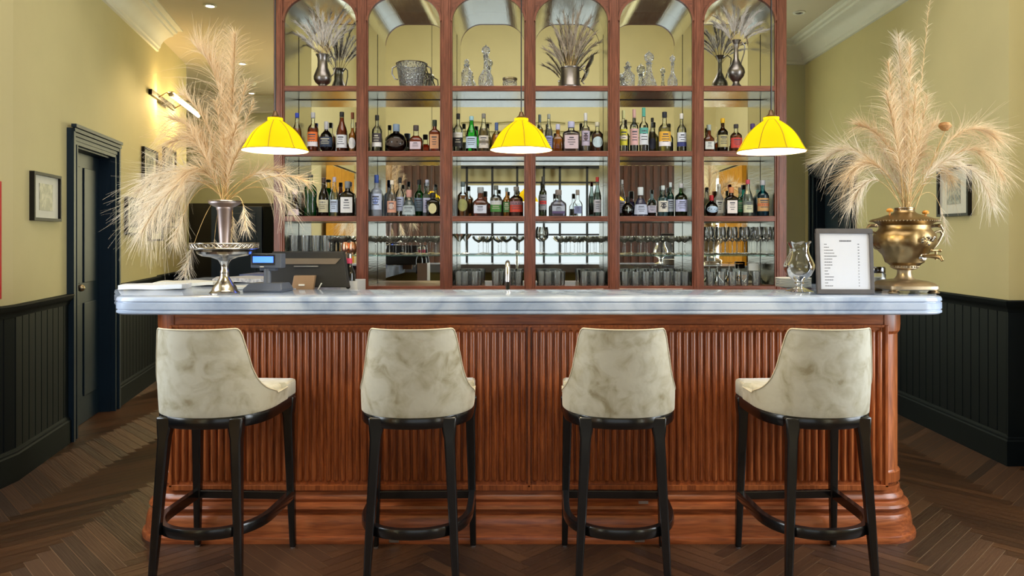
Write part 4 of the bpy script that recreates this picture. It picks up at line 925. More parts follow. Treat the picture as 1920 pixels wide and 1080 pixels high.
B_ = [
 (553, 355, 25, 'grand', (.3, .05, .04), DK, (216, 196, 206), (210, 190, 200), 'flared dark bottle with a red neck and small white label', {}),
 (582, 327, 25, 'wave', (.85, .95, .9), (.0, .28, .05), None, (40, 50, 50), 'curvy bottle full of bright green liqueur', {'fill': 1.18}),
 (607, 333, 19, 'wine', (.25, .12, .06), DK, (190, 182, 150), (60, 40, 36), 'dark brown bottle with a cream label low on its body', {'extra': ('top', (206, 200, 172))}),
 (627, 332, 16, 'wine', CL, (.7, .7, .45), (190, 206, 230), (176, 170, 196), 'slim clear bottle with a pale blue label', {}),
 (652, 340, 28, 'square', (.2, .22, .24), None, (224, 224, 226), (130, 136, 142), 'square black-edged bottle with a large white label', {}),
 (706, 328, 21, 'cyl', (.72, .80, .95), None, (190, 202, 232), (50, 80, 160), 'frosted blue-white vodka bottle with a blue cap', {'frost': .55, 'extra': ('dot', (120, 140, 200))}),
 (735, 338, 18, 'wine', CL, (.75, .62, .55), (206, 150, 126), (226, 216, 200), 'clear bottle with a coppery pink label and pale ball stopper', {'extra': ('dot', (232, 214, 206))}),
 (750, 333, 16, 'std', CL, None, (186, 196, 230), K, 'pale bottle with a blue-white label and black cap', {'yoff': .13}),
 (767, 356, 26, 'bell', CL, (.6, .7, .72), (170, 184, 190), (190, 140, 130), 'squat flared clear bottle with a pink stopper', {}),
 (786, 337, 19, 'std', (.1, .6, .2), None, (110, 130, 150), K, 'green glass bottle with a black cap behind the grey one', {'yoff': .15}),
 (801, 337, 18, 'skirt', CL, (.5, .5, .58), (166, 166, 190), (176, 180, 200), 'grey-lilac bottle with a glass ball stopper', {'extra': ('dot', (120, 120, 170))}),
 (812, 361, 24, 'square', (.12, .10, .08), DK, (206, 198, 150), K, 'small square black bottle with a round cream label', {'fshape': 'oval', 'yoff': .05}),
 (868, 341, 21, 'std', CL, (.4, .2, .08), (150, 150, 90), (84, 100, 104), 'whiskey bottle with an olive oval label and bulky grey cap', {'fshape': 'oval'}),
 (901, 351, 30, 'squat', CL, (.45, .16, .12), (206, 212, 230), (150, 156, 162), 'square squat brown bottle with an irregular white label', {'fill': 1.3}),
 (930, 348, 22, 'std', CL, (.6, .5, .4), (70, 130, 60), (96, 100, 92), 'clear bottle with a green band label', {'extra': ('top', (196, 200, 206))}),
 (950, 352, 14, 'std', CL, OR, (66, 110, 60), (120, 140, 140), 'narrow orange bottle with a green band, between the banded bottles', {'fill': 1.3}),
 (968, 350, 25, 'std', CL, (.5, .18, .14), (206, 70, 50), (130, 126, 122), 'broad amber bottle with a bright red band label', {'extra': ('top', (150, 110, 120))}),
 (1018, 331, 14, 'cyl', (.35, .4, .25), None, (146, 150, 160), (60, 62, 60), 'slender dark green bottle with a red-striped grey label', {'extra': ('mid', (206, 56, 56))}),
 (1047, 356, 30, 'squat', CL, (.62, .6, .72), (172, 182, 200), (130, 120, 116), 'wide square tequila bottle with a silver-grey label and purple base', {'extra': ('bot', (90, 76, 120))}),
 (1083, 356, 18, 'squat', CL, None, (120, 130, 170), (140, 134, 128), 'small clear decanter bottle with a blue-grey label', {}),
 (1120, 332, 15, 'wine', (.55, .62, .58), (.45, .52, .5), (170, 174, 186), (180, 50, 46), 'slim grey-green bottle with a red capsule', {'extra': ('top', (190, 190, 200))}),
 (1166, 337, 13, 'wine', CL, None, (196, 196, 220), (206, 206, 206), 'clear bottle with a silver cap against the post of the fifth bay', {'yoff': .15}),
 (1177, 369, 22, 'round', (.12, .12, .14), DK, (186, 200, 200), K, 'dark round bottle with a pale diamond label', {'fshape': 'diamond'}),
 (1201, 351, 27, 'bell', (.75, .75, .88), (.42, .4, .6), (190, 200, 226), (206, 214, 220), 'bell-shaped violet-tinted bottle with a white cap and label', {}),
 (1222, 364, 18, 'round', (.14, .13, .16), DK, (180, 176, 194), (70, 96, 100), 'small dark round bottle with a rectangular pale label', {}),
 (1243, 348, 19, 'std', (.7, .88, .9), (.45, .66, .7), (222, 218, 206), (196, 206, 210), 'pale blue gin bottle with a white square label', {'extra': ('dot', (60, 56, 60))}),
 (1257, 342, 14, 'std', (.4, .75, .72), (.2, .5, .5), (190, 204, 226), (206, 214, 220), 'teal-tinted bottle with a white emblem, beside the green one', {'yoff': .13}),
 (1277, 344, 23, 'std', (.12, .35, .15), (.05, .2, .08), (186, 192, 230), (190, 190, 196), 'dark green gin bottle with a lavender label and silver cap', {}),
 (1334, 366, 25, 'round', (.08, .10, .08), DK, (176, 200, 226), (180, 30, 40), 'dark round flask with a round pale blue label and red seal', {'fshape': 'oval'}),
 (1348, 345, 18, 'skirt', (.85, .84, .76), (.6, .6, .55), (206, 208, 200), (214, 210, 196), 'white ceramic-like bottle with a golden shoulder', {'yoff': .14, 'frost': .5}),
 (1371, 351, 24, 'square', (.2, .08, .06), DK, (232, 222, 218), (206, 130, 80), 'square brown bottle with a large white label and copper neck', {}),
 (1387, 352, 12, 'cyl', (.6, .8, .65), (.4, .6, .4), (70, 150, 100), (110, 110, 100), 'thin pale green bottle behind the square brown one', {'yoff': .15}),
 (1402, 337, 19, 'wine', CL, (.6, .66, .6), (206, 210, 180), (190, 70, 90), 'clear tapering bottle with a cream label and red collar', {'extra': ('top', (110, 120, 110))}),
 (1430, 338, 23, 'std', (.1, .55, .65), (.05, .38, .5), (190, 150, 96), SV, 'turquoise bottle with a small orange label, last in the sixth bay', {'extra': ('mid', (206, 120, 70))})]
for (z, rows) in ((ZA, A), (ZB, B_)):
    for (px, ty, wp, kd, gl, lq, lb_, cp, ds, op) in rows: bottle(px, z, ty, wp, kd, gl, lq, lb_, cp, ds, **op)

# ------------------------------------------------------------------ decanters, vases and bouquets on the top shelf
ZT = Zs[3]
def onshelf(px, yoff=.13): y = YF + yoff; return ((px - CX) / (F / y), y, F / y)
def decanter(px, top, wp, kind, label, yoff=.13, stopmat=None):
    X, y, s = onshelf(px, yoff); H = EH + (HY - top) / s - ZT; r = wp / s / 2; t = thing('crystal_decanter', label, 'decanter', (X, y, ZT), 0, 'crystal decanters on the top shelves')
    pf = {'square': [(.85, 0), (.95, .02), (1, .3), (1, .5), (.62, .60), (.42, .66), (.46, .76), (.58, .80)], 'long': [(.6, 0), (.85, .03), (1, .14), (.96, .26), (.6, .38), (.32, .46), (.26, .62), (.34, .74), (.40, .76)],
          'twist': [(.9, 0), (1, .03), (.96, .3), (1, .55), (.6, .68), (.42, .74), (.6, .80)], 'ship': [(1, 0), (1, .05), (.82, .2), (.5, .34), (.34, .48), (.30, .62), (.42, .68)]}[kind]
    obj('body', MB().loft([(a * r, z * H) for a, z in pf], 24, lobes=12, lobe_amp=.05), M['crystal'], t, angle=50)
    zs = pf[-1][1] * H; r_ = (H - zs) * .42
    mb = MB().loft([(r * .25, zs - .01), (r * .25, zs + .004)], 12); mb.sphere((0, 0, zs + r_ + .003), min(r_, r * .6), sc=(1, 1, 1)); mb.loft([(r * .16, H - .012), (r * .05, H)], 8)
    obj('stopper', mb, stopmat or M['crystal'], t, angle=50); return t
decanter(875, 110, 20, 'twist', 'small twisted crystal decanter at the left of the third bay')
decanter(911, 84, 28, 'long', 'tall slim-necked crystal decanter in the middle of the third bay')
decanter(1177, 115, 26, 'square', 'squat cut-glass decanter with a dark-rimmed stopper, left in the fifth bay', stopmat=None)
decanter(1217, 95, 31, 'ship', 'wide-based tapering crystal decanter in the middle of the fifth bay')
decanter(1261, 102, 19, 'long', 'slender cut decanter with a ball stopper, right in the fifth bay')
X, y, s = onshelf(772); t = thing('ice_bucket', 'cut-crystal ice bucket with dark handles in the second bay', 'ice bucket', (X, y, ZT))
obj('bowl', MB().loft([(.078, 0), (.082, .006), (.108, .17), (.110, .178), (.103, .178), (.076, .01), (.001, .01)], 36, lobes=18, lobe_amp=.03, cap=False), M['crystal'], t, angle=50)
obj('rim', MB().tube([(.109 * math.cos(a * math.pi / 18), .109 * math.sin(a * math.pi / 18), .178) for a in range(37)], .004, 6, cap=False), M['silver'], t)
for sg in (-1, 1): obj('handle', MB().tube([(sg * .108, 0, .165), (sg * .135, -.01, .15), (sg * .14, 0, .11), (sg * .12, .01, .075), (sg * .10, 0, .07)], .005, 8), M['pewter'], t)
X, y, s = onshelf(799, .17); t = thing('ice_tongs', 'dark claw-ended ice tongs leaning on the crystal bucket', 'ice tongs', (X, y, ZT))
for dx in (-.008, .010): obj('arm', MB().tube([(-.02 + dx, 0, .19), (dx, -.01, .13), (.02 + dx, -.02, .07), (.022 + dx * 2, -.03, 0.005)], [.004, .005, .007, .009], 6), M['pewter'], t)
X, y, s = onshelf(956); t = thing('crystal_bowl', 'small crystal bowl with a silver rim, right in the third bay', 'bowl', (X, y, ZT))
obj('bowl', MB().loft([(.036, 0), (.048, .01), (.050, .04), (.046, .064), (.050, .07)], 24, lobes=10, lobe_amp=.05, cap=False), M['crystal'], t, angle=50)
obj('rim', MB().loft([(.047, .062), (.053, .066), (.053, .078), (.047, .078)], 24, cap=False), M['silver'], t)

def ribbon(mb, pts, w, mi=0):
    "thin leaf-like strand following pts"
    vs = []; n = len(pts); sd = Vector((random.uniform(-1, 1), random.uniform(-.6, .6), random.uniform(-1, 1)))
    for i, p in enumerate(pts):
        t_ = (pts[min(i + 1, n - 1)] - pts[max(i - 1, 0)]); x = t_.cross(sd)
        x = x.normalized() if x.length > 1e-9 else Vector((1, 0, 0)); ww = w * (1 - .8 * i / (n - 1)) / 2; vs += [p - x * ww, p + x * ww]
    mb.add(vs, [(2 * i, 2 * i + 1, 2 * i + 3, 2 * i + 2) for i in range(n - 1)], mi)
def bez(p0, p1, p2, t): return p0 * (1 - t) ** 2 + p1 * 2 * t * (1 - t) + p2 * t * t
def plume(parent_loc, ctrl, tip, label, group, n=170, L_=.16, side=-1, start=.35, w=.0024, mat='pampas', fan=.75, droop=.35, both=.25, name='pampas_plume'):
    p0 = Vector((0, 0, 0)); p1 = Vector(ctrl); p2 = Vector(tip); mb = MB(); rnd = random
    for i in range(int(n * 1.5)):
        t = start + (1 - start) * (rnd.random() ** .85); p = bez(p0, p1, p2, t); T = (bez(p0, p1, p2, min(1, t + .01)) - bez(p0, p1, p2, t - .01)).normalized()
        sv = T.cross(Vector((0, 1, 0))); sv = sv.normalized() * (side if rnd.random() > both else -side) if sv.length > .01 else Vector((side, 0, 0))
        q = rnd.uniform(-1, 1); S_ = (sv * rnd.uniform(.5, 1) + Vector((0, q * .8, 0))).normalized()
        env = math.sin(math.pi * min(1, (t - start) / (1 - start) * .9 + .1)) ** .6; L2 = L_ * rnd.uniform(.5, 1.1) * (.35 + .65 * env)
        T2 = (T + S_ * fan * rnd.uniform(.1, 1.0)).normalized(); G = Vector((0, 0, -1)) * droop * rnd.uniform(.2, 1.6) + S_ * rnd.uniform(0, .6) + Vector((rnd.uniform(-.12, .12), rnd.uniform(-.12, .12), rnd.uniform(-.1, .1)))
        ribbon(mb, [p + T2 * L2 * u + G * L2 * u * u for u in (0, .25, .5, .75, 1)], w)
    o = obj(name, mb, M[mat], smooth=False, loc=parent_loc); tag(o, label, 'dried grass', group)
    obj('stem', MB().tube([bez(p0, p1, p2, i / 12) for i in range(13)], [.0022 - .0014 * i / 12 for i in range(13)], 5), M['stem'], o)
    return o

def bouquet(loc, tips, label, mat, spread=.05, L_=.07, n=60, extra=None):
    mb = MB(); st_ = MB()
    for (dx, dz, dy) in tips:
        p2 = Vector((dx, dy, dz)); p1 = Vector((dx * .35, dy * .3, dz * .6)); p0 = Vector((dx * .06, 0, -.06))
        st_.tube([bez(p0, p1, p2, i / 6) for i in range(7)], .0011, 4)
        for i in range(n):
            t = .35 + .65 * random.random(); p = bez(p0, p1, p2, t); T = (bez(p0, p1, p2, min(1, t + .02)) - bez(p0, p1, p2, t - .02)).normalized()
            S_ = Vector((random.uniform(-1, 1), random.uniform(-1, 1), random.uniform(-.3, .8))).normalized(); T2 = (T + S_ * .45).normalized(); L2 = L_ * random.uniform(.4, 1.1)
            ribbon(mb, [p, p + T2 * L2 * .5, p + T2 * L2 + Vector((0, 0, -.004))], .0046)
    o = obj('dried_bouquet', mb, M[mat], smooth=False, loc=loc); tag(o, label, 'dried flowers'); obj('stems', st_, M['stem'], o)
    return o
# pewter jug, bay 1
def jug(px, label, prof, handle, yoff=.10, mat='pewter'):
    X, y, s = onshelf(px, yoff); t = thing('metal_jug', label, 'jug', (X, y, ZT)); obj('body', MB().loft(prof, 32, cap=False), M[mat], t, angle=40)
    obj('handle', MB().tube(handle, .0045, 8), M[mat], t); return X, y
k = 5.27 / F
X, y = jug(605, 'dark pewter jug with a long neck on the top shelf of the first bay', [(.001, 0), (.036, 0), (.040, .008), (.030, .018), (.030, .024), (.050, .040), (.061, .062), (.062, .082), (.050, .115), (.036, .15), (.034, .19), (.036, .215), (.048, .238), (.046, .238), (.033, .21), (.03, .15)],
    [(.035, .01, .215), (.06, .03, .235), (.078, .045, .215), (.08, .05, .17), (.066, .04, .11), (.055, .02, .09)])
tips = [((px_ - 605) * k, (95 - py_) * k, random.uniform(-.06, .06)) for px_, py_ in ((547, 52), (558, 38), (572, 26), (585, 15), (597, 12), (608, 25), (618, 16), (640, 8), (632, 30), (655, 36), (662, 48), (590, 35), (645, 50), (563, 60), (620, 40), (600, 40), (576, 45), (650, 22), (610, 45))]
bouquet((X, y, ZT + .238), tips, 'white feathery dried bouquet in the pewter jug of the first bay', 'grass_white', n=130, L_=.06)
# tankard, bay 4
X, y = jug(1069, 'grey pewter tankard with a curled handle on the top shelf of the fourth bay', [(.001, 0), (.074, 0), (.076, .01), (.070, .02), (.066, .135), (.070, .14), (.070, .146), (.064, .146), (.060, .02)],
    [(.066, 0, .125), (.09, -.01, .135), (.108, -.01, .11), (.104, -.01, .07), (.085, -.01, .05), (.092, -.01, .035), (.10, -.01, .03)])
o_ = [q for q in col.objects if q.name.startswith('metal_jug')][-1]
obj('lid', MB().loft([(.001, -.022), (.03, -.020), (.055, -.01), (.064, 0), (.060, .004), (.04, .0)], 24, cap=False), M['pewter'], o_).matrix_basis = Matrix.Translation((.135, .02, .19)) @ Matrix.Rotation(R(-62), 4, 'Y')
obj('hinge', MB().tube([(.075, 0, .14), (.09, .01, .155), (.105, .015, .165)], .005, 6), M['pewter'], o_)
tips = [((px_ - 1069) * k, (122 - py_) * k, random.uniform(-.07, .07)) for px_, py_ in ((1030, 70), (1022, 90), (1035, 40), (1048, 30), (1056, 18), (1066, 22), (1075, 12), (1082, 28), (1090, 10), (1098, 40), (1108, 30), (1118, 38), (1126, 70), (1060, 50), (1080, 55), (1045, 60), (1070, 65), (1100, 65), (1033, 85), (1115, 60))]
bouquet((X, y, ZT + .146), tips, 'grey and beige dried grass bouquet in the pewter tankard of the fourth bay', 'grass_grey', n=110, L_=.06)
for i, (a, b) in enumerate((((1012, 60), (1020, 35)), ((1120, 50), (1134, 20)), ((1016, 72), (1040, 82)))):
    pass
mb = MB()
for dx, dz in ((.11, .40), (.15, .36), (.19, .30)):
    p0, p1, p2 = Vector((.02, .02, -.02)), Vector((dx * .4, .03, dz * .7)), Vector((dx, .03, dz)); ribbon(mb, [bez(p0, p1, p2, i / 8) for i in range(9)], .022)
tag(obj('leaf_blade', mb, M['grass_green'], smooth=False, loc=(X, y, ZT + .13)), 'dull green blade leaves tucked into the tankard bouquet', 'leaves')
# footed vase, bay 6
X, y = jug(1380, 'footed silver-grey vase with a very slim neck on the top shelf of the sixth bay', [(.001, 0), (.044, 0), (.046, .008), (.026, .03), (.022, .045), (.030, .055), (.054, .085), (.062, .11), (.058, .135), (.036, .17), (.018, .21), (.015, .28), (.018, .315), (.036, .338), (.034, .338), (.012, .30)],
    [(.018, .01, .315), (.05, .03, .335), (.075, .04, .31), (.07, .045, .26), (.045, .03, .19), (.04, .02, .16)], mat='pewter')
tips = [((px_ - 1380) * k, (68 - py_) * k, random.uniform(-.06, .06)) for px_, py_ in ((1337, 35), (1345, 22), (1355, 14), (1366, 14), (1376, 8), (1386, 10), (1397, 14), (1408, 20), (1418, 18), (1428, 45), (1434, 52), (1350, 40), (1370, 30), (1390, 28), (1405, 38), (1420, 40), (1344, 48))]
bouquet((X, y, ZT + .338), tips, 'white feathery dried bouquet in the slim vase of the sixth bay', 'grass_white', n=120, L_=.055)

# ------------------------------------------------------------------ glassware
def glass_mesh(kind):
    pf = {'coupe': [(.032, 0), (.031, .002), (.005, .006), (.0032, .012), (.003, .075), (.006, .085), (.030, .098), (.044, .115), (.046, .130)],
          'martini': [(.034, 0), (.032, .002), (.005, .005), (.0032, .012), (.0035, .085), (.008, .092), (.054, .146)],
          'wine': [(.034, 0), (.032, .002), (.006, .005), (.0036, .012), (.0035, .085), (.008, .093), (.032, .115), (.038, .145), (.034, .175), (.030, .196)],
          'tumbler': [(.024, 0), (.026, .003), (.031, .095), (.030, .095), (.024, .010), (.001, .010)],
          'highball': [(.026, 0), (.028, .003), (.034, .135), (.033, .135), (.026, .008), (.001, .008)]}[kind]
    mb = MB().loft(pf, 20, cap=False); mb.add([(0, 0, .0005)] + [(pf[0][0] * math.cos(2 * math.pi * j / 20), pf[0][0] * math.sin(2 * math.pi * j / 20), 0) for j in range(20)], [(0, 1 + j, 1 + (j + 1) % 20) for j in range(20)])
    o = obj({'coupe': 'coupe_glass', 'martini': 'martini_glass', 'wine': 'wine_glass', 'tumbler': 'tumbler', 'highball': 'highball_glass'}[kind], mb, M['clear'] if kind not in ('tumbler', 'highball') else glassy('ribbed_tumbler_glass', (.985, .995, .99), (.8, .84, .84), body=.2, bodycol=(.85, .92, .95)), angle=50); return o
protos = {}
def put(kind, x, y, z, label, group, flip=False):
    if kind not in protos: o = protos[kind] = glass_mesh(kind)
    else: o = protos[kind].copy(); col.objects.link(o)
    o.location = (x, y, z); o.rotation_euler = (math.pi, 0, random.random() * 6) if flip else (0, 0, random.random() * 6)
    tag(o, label, 'glass', group); return o
def row(kind, pxa, pxb, n, rows, z, label, group, flip=False, y0=.06, dy=.10, jit=.003):
    for r_ in range(rows):
        for i in range(n):
            y = YF + y0 + r_ * dy; s = F / y; px = pxa + (pxb - pxa) * i / max(1, n - 1) + (r_ % 2) * (pxb - pxa) / max(1, n - 1) * .4
            b = [q for q in bays if q[0] - .02 < (px - CX) / s < q[1] + .02]; x = (px - CX) / s + random.uniform(-jit, jit)
            if b: x = max(b[0][0] + .04, min(b[0][1] - .04, x))
            od = ['leftmost', 'second from left', 'third from left', 'fourth from left', 'fifth from left', 'sixth from left', 'seventh from left']
            lb = label if rows == 1 and n == 1 else label + ((', front row, ' if rows > 1 else ', ') + (od[i] if i < n - 1 else 'rightmost') if r_ == 0 else ', behind the front row')
            put(kind, x, y, z, lb, group if n * rows > 1 else None, flip)
GZ0 = GZ + .0005
row('highball', 553, 613, 4, 2, GZ0, 'upright highball glass on the glass shelf of the first bay', 'highball glasses in the first bay', dy=.12)
row('coupe', 622, 640, 2, 2, GZ0, 'coupe glass beside the highballs on the first glass shelf', 'coupe glasses in the first bay', dy=.12)
row('coupe', 702, 818, 5, 3, GZ0, 'stemmed coupe in the dense rows on the second glass shelf', 'coupe glasses in the second bay', dy=.10)
row('martini', 862, 862, 1, 1, GZ0, 'single V-shaped martini glass at the left of the third glass shelf', 'martini glass')
row('coupe', 897, 972, 3, 2, GZ0, 'wide coupe on the third glass shelf', 'coupe glasses in the third bay', dy=.14)
row('wine', 1013, 1030, 1, 2, GZ0, 'wine glass at the left of the fourth glass shelf', 'wine glasses in the fourth bay', dy=.14)
row('coupe', 1052, 1128, 4, 2, GZ0, 'coupe on the fourth glass shelf', 'coupe glasses in the fourth bay', dy=.14)
row('coupe', 1172, 1290, 5, 3, GZ0, 'stemmed coupe in the rows on the fifth glass shelf', 'coupe glasses in the fifth bay', dy=.10)
row('wine', 1328, 1442, 6, 3, GZ0, 'wine glass in the rows on the sixth glass shelf', 'wine glasses in the sixth bay', dy=.10)
ZC = Zs[0]
row('tumbler', 1171, 1290, 7, 2, ZC, 'tumbler on the bottom shelf of the fifth bay', 'tumblers in the fifth bay', flip=False, y0=.05, dy=.085)
row('coupe', 1196, 1250, 3, 1, ZC + .132, 'upturned coupe at the bottom of the fifth bay', 'upturned coupes in the fifth bay', flip=True, y0=.235, dy=.08)
row('martini', 1345, 1425, 3, 1, ZC + .148, 'upturned martini glass at the bottom of the sixth bay', 'upturned martini glasses in the sixth bay', flip=True, y0=.20, dy=.1)
row('tumbler', 1418, 1430, 1, 1, ZC, 'short tumbler at the right of the bottom shelf in the sixth bay', 'tumbler in the sixth bay', y0=.06)
row('tumbler', 1332, 1395, 4, 1, ZC, 'tumbler in front of the upturned martini glasses', 'tumblers in the sixth bay', y0=.05)
row('tumbler', 853, 890, 3, 3, ZC, 'tumbler packed at the bottom left of the third bay', 'tumblers at the left of the third bay', flip=False, y0=.05, dy=.085)
row('tumbler', 930, 976, 3, 3, ZC, 'tumbler packed at the bottom right of the third bay', 'tumblers at the right of the third bay', y0=.05, dy=.085)
row('tumbler', 1012, 1045, 3, 3, ZC, 'tumbler packed at the bottom left of the fourth bay', 'tumblers at the left of the fourth bay', y0=.05, dy=.085)
row('tumbler', 1095, 1130, 3, 3, ZC, 'tumbler packed at the bottom right of the fourth bay', 'tumblers at the right of the fourth bay', y0=.05, dy=.085)
for px_, lb in ((648, 'left of the two copper mugs on the first glass shelf'), (661, 'right of the two copper mugs on the first glass shelf')):
    s = F / (YF + .07); tag(obj('copper_mug', MB().loft([(.001, 0), (.016, 0), (.026, .02), (.030, .045), (.026, .075), (.022, .088), (.020, .088), (.022, .03)], 20, cap=False), M['copper'], loc=((px_ - CX) / s, YF + .07, GZ0)), lb, 'mug')
# small white card among the glasses, bay 6
s = F / (YF + .04); tag(obj('price_card', MB().box(-.035, .035, 0, .03, 0, .052), M['paper'], smooth=False, loc=((1421 - CX) / s, YF + .14, ZC + .1)), 'small white card standing behind the glasses of the sixth bay', 'card')

# ------------------------------------------------------------------ on the bar, left
t = thing('cake_stand', 'silver footed cake stand with pierced gallery rim on the left of the bar', 'cake stand', (-1.415, 3.47, CT))
obj('foot', MB().loft([(.001, 0), (.067, 0), (.068, .006), (.060, .012), (.055, .020), (.052, .032), (.036, .052), (.022, .075), (.018, .095), (.020, .1), (.019, .105), (.0155, .115), (.017, .135), (.024, .15), (.03, .158), (.06, .17), (.085, .18), (.088, .186)], 40, cap=False), M['silver'], t, angle=35)
obj('tray', MB().loft([(.06, .17), (.10, .176), (.118, .186), (.122, .196), (.110, .200), (.130, .205), (.145, .209), (.148, .213), (.146, .216), (.001, .205)], 48, cap=False), M['silver'], t, angle=35)
mb = MB(); nG = 40
for i in range(nG):
    a = 2 * math.pi * i / nG; a2 = a + math.pi / nG
    mb.tube([(.149 * math.cos(a), .149 * math.sin(a), .213), (.1505 * math.cos(a2), .1505 * math.sin(a2), .223), (.149 * math.cos(a + 2 * math.pi / nG), .149 * math.sin(a + 2 * math.pi / nG), .232)], .0022, 5)
    mb.tube([(.149 * math.cos(a), .149 * math.sin(a), .233), (.1505 * math.cos(a2), .1505 * math.sin(a2), .223), (.149 * math.cos(a + 2 * math.pi / nG), .149 * math.sin(a + 2 * math.pi / nG), .213)], .0022, 5)
for z in (.212, .234): mb.tube([(.150 * math.cos(2 * math.pi * i / 64), .150 * math.sin(2 * math.pi * i / 64), z) for i in range(65)], .0028, 6, cap=False)
obj('gallery', mb, M['silver'], t)
VZ = CT + .207; t = thing('trumpet_vase', 'tall mauve-grey metal trumpet vase standing on the cake stand', 'vase', (-1.415, 3.47, VZ))
obj('body', MB().loft([(.001, 0), (.030, 0), (.032, .006), (.024, .012), (.0235, .03), (.033, .18), (.037, .186), (.037, .194), (.052, .200), (.070, .212), (.072, .222), (.069, .226), (.050, .22), (.030, .18)], 36, cap=False), pb('mauve_pewter', (.42, .35, .34, 1), .4, metal=1, c2=(.34, .27, .26, 1), scale=12), t, angle=35)
obj('rim', MB().tube([(.071 * math.cos(2 * math.pi * i / 48), .071 * math.sin(2 * math.pi * i / 48), .222) for i in range(49)], .0035, 6, cap=False), M['silver'], t)
# pampas, left. pixel targets at the vase's distance
def pampas(ox, oy, s, origin, specs, place, group):
    for (px, py, cxp, cyp, n, L_, side, start, droop, both, mat, nm) in specs:
        d = random.uniform(-.12, .12) if abs(px - ox) > 40 else random.uniform(-.05, .05)
        tip = ((px - ox) / s, d, (oy - py) / s); ct = ((cxp - ox) / s, d * .4, (oy - cyp) / s)
        o = (origin[0] + random.uniform(-.018, .018), origin[1] + random.uniform(-.018, .018), origin[2])
        plume(o, ct, tip, nm, group, n=n, L_=L_, side=side, start=start, droop=droop, both=both, mat=mat)
g1 = 'pampas plumes in the trumpet vase'
spL = [ # tip x,y  control x,y  n  len side start droop both
 (431, 58, 424, 240, 420, .16, 1, .30, .20, .22, 'pampas', 'tallest pampas plume, rising straight up from the trumpet vase'),
 (352, 78, 424, 140, 420, .25, -1, .36, .45, .04, 'pampas', 'tall pampas plume combed to the left beside the tallest one'),
 (330, 168, 405, 220, 150, .17, -1, .40, .35, .2, 'pampas', 'pampas plume leaning left below the second tallest'),
 (470, 148, 436, 260, 150, .09, 1, .35, .1, .5, 'pampas', 'narrow pampas plume just right of the tallest one'),
 (488, 185, 446, 280, 100, .06, 1, .45, .1, .5, 'pampas', 'spiky pampas plume pointing at the left lamp'),
 (305, 262, 375, 225, 260, .20, -1, .22, .6, .25, 'pampas', 'pampas plume arching left at mid height'),
 (322, 218, 400, 235, 240, .19, -1, .28, .5, .25, 'pampas', 'pampas plume fanning left under the combed plume'),
 (452, 225, 425, 300, 190, .11, 1, .20, .2, .4, 'pampas', 'short pampas plume lit by the left lamp'),
 (482, 262, 440, 290, 190, .12, 1, .20, .3, .4, 'pampas', 'short pampas plume behind the rim of the left lamp'),
 (240, 352, 330, 262, 240, .20, -1, .26, .6, .35, 'pampas_white', 'pampas plume arching farthest to the left'),
 (248, 398, 315, 268, 220, .20, -1, .30, .7, .35, 'pampas_white', 'pale pampas plume drooping over the lower framed picture'),
 (272, 430, 340, 272, 200, .17, -1, .34, .8, .35, 'pampas_white', 'white-tipped pampas plume hanging lowest at the far left'),
 (302, 408, 355, 280, 180, .16, -1, .30, .8, .35, 'pampas_white', 'drooping pampas plume between the two left ones'),
 (332, 450, 372, 290, 70, .08, -1, .78, .7, .5, 'pampas_white', 'thin drooping pampas plume ending in a tassel left of the vase'),
 (347, 510, 396, 340, 70, .07, -1, .78, .5, .5, 'pampas_white', 'longest hanging pampas tassel, reaching down to the counter'),
 (350, 330, 385, 280, 170, .16, -1, .15, .6, .4, 'pampas', 'short pampas plume curling left above the vase rim'),
 (550, 352, 485, 280, 110, .10, 1, .45, .6, .35, 'pampas_white', 'pampas plume arching right under the left lamp'),
 (533, 392, 486, 305, 90, .09, 1, .5, .8, .35, 'pampas_white', 'pampas plume drooping right towards the red-necked bottle'),
 (578, 338, 500, 300, 70, .12, 1, .60, .5, .3, 'pampas', 'thin pampas plume reaching right in front of the back bar'),
 (512, 312, 465, 300, 140, .12, 1, .28, .3, .4, 'pampas', 'short pampas plume right of the vase under the lamp'),
 (466, 425, 457, 335, 70, .06, 1, .66, .7, .5, 'pampas_white', 'pampas plume hanging down to the right of the vase'),
 (432, 455, 442, 345, 60, .05, 1, .68, .5, .5, 'pampas_white', 'short tassel hanging just right of the vase stem'),
 (395, 462, 400, 350, 12, .03, -1, .9, .4, .5, 'pampas_white', 'bare bent stem hanging left of the vase'),
 (398, 185, 414, 290, 220, .15, -1, .22, .3, .3, 'pampas', 'upright pampas plume in the centre of the left bunch'),
 (418, 255, 417, 320, 200, .13, -1, .12, .25, .5, 'pampas', 'short upright pampas plume at the heart of the left bunch'),
 (362, 250, 395, 300, 210, .17, -1, .18, .5, .3, 'pampas', 'bushy pampas plume left of the heart of the bunch')]
pampas(418, 375, 403, (-1.415, 3.47, VZ + .215), spL, '', g1)
